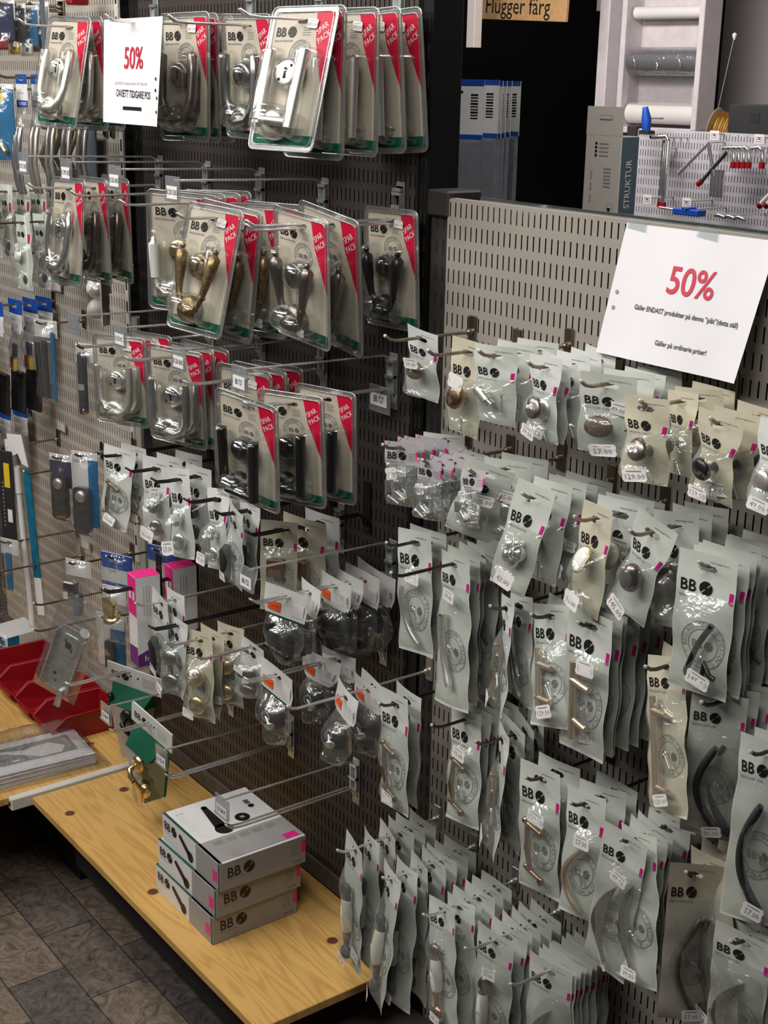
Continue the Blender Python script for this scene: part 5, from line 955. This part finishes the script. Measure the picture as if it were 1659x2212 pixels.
# ---------------- behind the beige panel ----------------
panel('perforated_panel', -4.42, -2.6, 1.0, CZ-.185, 'panel_pale', 'pale perforated panel of the rack in the background', y=3.0)
g = G(); g.box((-4.42, 3.03, 0), (-2.6, 3.06, CZ-.20), 'void'); ob('slot_shade_sheet', g, None, 'black sheet standing in for the dark behind the background rack slots', 'rack')  # near-black colour paints the shade seen through the slots
g = G(); g.box((-4.47, 2.98, 0), (-4.42, 3.08, CZ-.175), 'dark_steel', .003); ob('rack_upright', g, None, 'dark post at the left end of the background rack', 'rack post')
g = G(); W_, H_, t = .47, .80, .03; D_ = .16
for b in (((0, 0, 0), (t, D_, H_)), ((W_-t, 0, 0), (W_, D_, H_)), ((0, 0, 0), (W_, D_, t)), ((-.02, -.01, H_-t), (W_+.02, D_, H_))): g.box(*b, 'white_wood', .003)
g.box((t, D_-.012, t), (W_-t, D_, H_-t), 'white_wood'); rk = ob('roll_dispenser', g, None, 'whitewashed wooden rack holding rolls of wrapping film', 'rack', loc=(-5.155, 3.60, CZ-.235), rot=(0, 0, math.radians(10)))
for z, r, m, nm, lb in ((H_*.715, .030, 'porcelain', 'wrapping_roll', 'slim white paper roll, upper one in wooden rack'), (.345, .068, 'crinkle', 'wrapping_roll', 'wide roll of clear film in the wooden rack'), (.095, .048, 'porcelain', 'wrapping_roll', 'white roll at the bottom of the wooden rack')):
    g = G(); g.tube([(t+.01, .07, z), (W_-t-.01, .07, z)], r, m, 24)
    if m == 'crinkle': g.tube([(t+.005, .07, z), (W_-t-.005, .07, z)], .055, 'sleeve0', 20)
    o = ob(nm, g, None, lb, 'roll', 'rolls in the wooden rack', loc=(-5.155, 3.60, CZ-.235), rot=(0, 0, math.radians(10)))
g = G(); g.add([(t+.02, .03, .385), (W_-t-.02, .03, .385), (W_-t-.02, .02, .15), (t+.02, .02, .15)], [(0, 1, 2, 3)], 'crinkle'); [g.tube([(t+.05+.13*i, .004, .37-.02*(i % 2)), (t+.07+.13*i, -.002, .33), (t+.06+.13*i, .004, .29)], [.002, .006, .002], 'crinkle', 6) for i in range(3)]; ob('film_sheet', g, None, 'glossy sheet of film hanging from the middle roll', 'film', loc=(-5.155, 3.60, CZ-.235), rot=(0, 0, math.radians(10)))
g = G(); g.box((0, 0, 0), (.72, .02, .30), 'sign_wood', .002); g.text('Flügger färg', .36, .065, .115, 'print_black', -.002, sx=.92); ob('wooden_sign', g, None, 'wooden shop sign with black lettering cut by the top edge', 'sign', loc=(-5.96, 3.30, CZ+.315), rot=(0, math.radians(2.5), 0))
g = G(); g.box((0, 0, 0), (.06, .05, .40), 'beige_box', .002); ob('sign_post', g, None, 'beige bracket hanging left of the wooden sign', 'bracket', loc=(-5.655, 3.02, CZ+.16))
# tall box standing behind the panel
g = G(); g.box((0, 0, -.45), (.130, .062, 0), 'beige_box', .0015); g.box((0, .0, 0), (.130, .0015, .072), 'beige_box'); e = .001
F = dict(o=(0, -e, 0), u=(1, 0, 0), v=(0, 0, 1)); R_ = dict(o=(.130+e, 0, 0), u=(0, 1, 0), v=(0, 0, 1))
g.flat([(.0005, -.45), (.0615, -.45), (.0615, -.002), (.0005, -.002)], 'slate_blue', **R_); g.text('STRUKTUR', .030, -.120, .029, 'card_white', rot=PI/2, sx=.86, **{**R_, 'o': (.130+2*e, 0, 0)})
g.flat(rrect(.046, .012, .006, .045, 4, .070), 'print_grey', **F).flat(rrect(.042, .008, .004, .045, 4, .070), 'beige_box', **{**F, 'o': (0, -2*e, 0)})
for i in range(4): g.rect(.040, -.020-.010*i, .008, .006, 'print_black', **F).rect(.068, -.020-.010*i, .034, .003, 'print_grey', **F)
for i in range(6): g.rect(.085, -.082-.009*i, .026, .004, 'print_grey', **F)
for i in range(3): g.rect(.028, -.10-.03*i, .006, .020, 'print_grey', **F)
g.rect(.100, -.185, .024, .030, 'print_grey', **F).rect(.100, -.185, .021, .027, 'beige_box', **{**F, 'o': (0, -2*e, 0)}).flat([(.093, -.181), (.107, -.181), (.100, -.196)], 'print_black', **{**F, 'o': (0, -3*e, 0)})
ob('carton', g, None, 'tall grey carton with dark blue side lettered upwards', 'box', loc=(-2.702, 1.0, CZ-.128), rot=(0, 0, 0))
g = G(); g.box((-2.9, .7, .0), (-.6, 1.6, CZ-.55), 'dark_steel'); ob('rear_counter', g, None, 'dark counter hidden behind the beige panel', 'counter')
# blue-headed sleeves hanging left of the doorway
def sleeve():
    g = G(); g.box((-.065, -.001, -.15), (.065, .001, .022), 'card_white'); g.rect(0, .014, .130, .016, 'blue_print', -.0018).rect(0, -.143, .130, .014, 'blue_print', -.0018); g.flat(rrect(.036, .009, .004, -.012, 3, -.02), 'void', o=(0, -.002, 0))
    for i in range(9): g.rect(.035, -.020-.0085*i, .024, .004 if i % 3 else .006, 'print_black', -.002)
    g.rect(-.03, -.10, .035, .003, 'print_grey', -.002); f = G(); f.add([(-.062, 0, -.15), (.062, 0, -.15), (.070, -.004, -.52), (-.080, -.004, -.52), (-.062, -.014, -.16), (.062, -.014, -.16), (.070, -.022, -.52), (-.080, -.022, -.52)], [(0, 1, 2, 3), (4, 7, 6, 5), (0, 4, 5, 1), (1, 5, 6, 2), (3, 7, 4, 0)], 'sleeve')
    return (g.mesh('header_card'), [('grey_sleeve', f.mesh('grey_sleeve'), None, [])])
mat('sleeve', (.20, .21, .24), .45, var=.1)
sl = sleeve()
for i, (px, py, Y, yw) in enumerate(((1003, 190, 1.15, 30), (1037, 188, 1.22, 26), (1062, 190, 1.30, -8), (1074, 190, 1.36, -12), (1086, 190, 1.42, -14), (1100, 190, 1.48, -6), (1108, 192, 1.54, -25))): inst('blue_headed_sleeve', sl, at(px, py, Y), (0, 0, math.radians(yw)), 'grey sleeve with blue and white header, %s from left' % ORD[i], 'sleeve', 'blue-headed sleeves in the dark gap')
g = G(); p = at(1003, 190, 1.15); p2 = at(1109, 192, 1.56); dz = Vector((-.018, 0, -.010)); g.tube([p+dz+(p-p2)*.06, p2+dz+(p2-p)*.08], .004, 'steel', 8); p3 = p2+dz+(p2-p)*.08; g.box((p3.x-.02, p3.y-.01, 0), (p3.x+.015, p3.y+.02, p3.z+.03), 'void'); ob('peg_hook', g, None, 'steel rod carrying the blue-headed sleeves', 'hook')
# tools on the background rack
def bgtool(px, py, Y, fn, nm, ds, cat, group=None):
    g = G(); fn(g); q = G(); q.tube([(0, -.004, .004), (0, 3.0-Y-.002, .004)], .004, 'steel', 6); ob('peg_rod', q, None, 'short rod behind the '+ds.replace(' on the background rack', ''), 'hook', 'short rods on the background rack', loc=at(px, py, Y)); return ob(nm, g, None, ds, cat, group, loc=at(px, py, Y))
for i in range(3): bgtool(1432+i*4, 300, 2.93-.03*i, lambda g: (g.tube([(-.07, 0, .004), (0, 0, .01), (.012, 0, -.01), (.010, 0, -.26)], .009, 'chrome', 10), g.tube([(.010, 0, -.26), (.010, 0, -.285)], .012, 'red_plastic', 10)), 'hex_key', 'chrome hex key with red tip, %s of the left bunch' % ORD[i], 'tool', 'hex keys on the background rack')
for i in range(5): bgtool(1582+i*11+(18 if i == 4 else 0), 322, 2.92, lambda g: (g.tube([(-.05, 0, 0), (-.01, 0, .006), (.010, 0, -.01), (.012, 0, -.050)], .008, 'chrome', 10), g.tube([(.012, 0, -.05), (.012, 0, -.075)], .013, 'red_plastic', 10)), 'hex_key', 'short chrome hex key with red tip, %s from left' % ORD[i], 'tool', 'short hex keys on the background rack')
bgtool(1530, 310, 2.90, lambda g: (g.tube([(0, 0, 0), (-.14, -.01, -.13)], [.006, .010], 'steel', 10), g.tube([(0, 0, 0), (.06, -.01, -.13)], .009, 'chrome', 10), [g.tube([(.045+.018*k, -.01, -.10), (.045+.018*k, -.01, -.21)], .008, 'chrome', 8) for k in range(4)], g.tube([(.10, 0, -.03), (-.0, -.02, -.15)], .008, 'dark_steel', 8), g.tube([(.0, -.02, -.15), (-.02, -.02, -.165)], .012, 'red_plastic', 8)), 'clamp_tools', 'bunch of chrome clamps crossing on the background rack', 'tool')
for i, (px, py) in enumerate(((1440, 322), (1543, 292), (1640, 300), (1398, 430), (1483, 437))): bgtool(px, py, 2.94-.1*(i > 2), lambda g: (g.box((-.024, 0, -.018), (.024, .002, .018), 'label_white'), [g.rect(0, .006-.008*k, .036, .002, 'print_grey', -.001) for k in range(3)]), 'price_label', 'white price label, %s on the background rack' % ORD[i], 'label', 'price labels on the background rack')
bgtool(1480, 455, 2.75, lambda g: (g.box((-.07, 0, -.02), (.07, .05, .006), 'blue_print', .003), g.box((-.02, -.002, .004), (.02, .05, .014), 'blue_print', .003), g.tube([(-.16, .02, .0), (-.06, .02, -.004)], .005, 'steel', 8)), 'blue_tool_holder', 'blue plastic holder low on the background rack', 'holder')
bgtool(1565, 468, 2.75, lambda g: [g.tube([(-.05+.05*k, 0, 0), (-.02+.05*k, -.01, .004), (.01+.05*k, 0, -.006)], [.006, .010, .005], 'chrome', 10) for k in range(3)], 'chrome_clips', 'shiny chrome clips at the panel edge', 'clip')
for i in range(2): bgtool(1645+i*14, 440, 2.6, lambda g: (g.tube([(0, 0, 0), (.10, 0, .10)], .010, 'label_white', 10), g.tube([(-.012, 0, -.012), (0, 0, 0)], .012, 'red_plastic', 10)), 'screwdriver', 'white handled tool with red end, %s at the right edge' % ORD[i], 'tool', 'red-ended tools at the right edge')
bgtool(1398, 258, 2.9, lambda g: (g.tube([(0, 0, -.05), (-.004, 0, .0), (-.016, 0, .050)], [.018, .022, .012], 'blue_print', 12), g.box((-.025, -.02, -.062), (.03, .02, -.045), 'black_matt')), 'blue_tool', 'blue plastic handle standing on the background rack', 'handle')
g = G()
for i in range(12): g.ring(0, 0, .075+.004*(i % 2), .012, 'orange_rope', o=(i*.011, 0, 0), u=(0, 1, 0), v=(0, 0, 1))
for x in (-.008, .135): g.lathe((x, 0, 0), [(.0001, .002), (.095, .002), (.097, -.002), (.0001, -.002)], 'kraft', 28, (1, 0, 0))
g.tube([(0, 0, 0), (.13, 0, 0)], .06, 'orange_rope', 20); ob('wire_spool', g, None, 'spool of yellow-brown cord on the background rack', 'spool', loc=at(1550, 282, 3.3), rot=(0, math.radians(6), math.radians(15)))
g = G(); g.box((0, 0, -.14), (.34, .3, .07), 'black_matt', .004); [g.box((.03+.05*k, -.003, -.06), (.06+.05*k, 0, -.055), 'label_white') for k in range(4)]; g.box((.12, -.002, .0), (.17, 0, .04), 'grey_metal'); ob('black_case', g, None, 'black case standing at the right on the background rack', 'case', loc=at(1572, 262, 3.2))
g = G(); p = at(1545, 262, 3.6); q_ = at(1587, 76, 3.6); g.tube([p+(p-q_)*(p.z/(q_.z-p.z)), q_], .002, 'steel', 6); g.lathe(q_, [(.0001, .012), (.010, .006), (.011, 0), (.004, -.02)], 'card_white', 12, (0, 0, 1)); ob('thin_rod', g, None, 'thin rod with pale knob against the grey wall', 'rod')
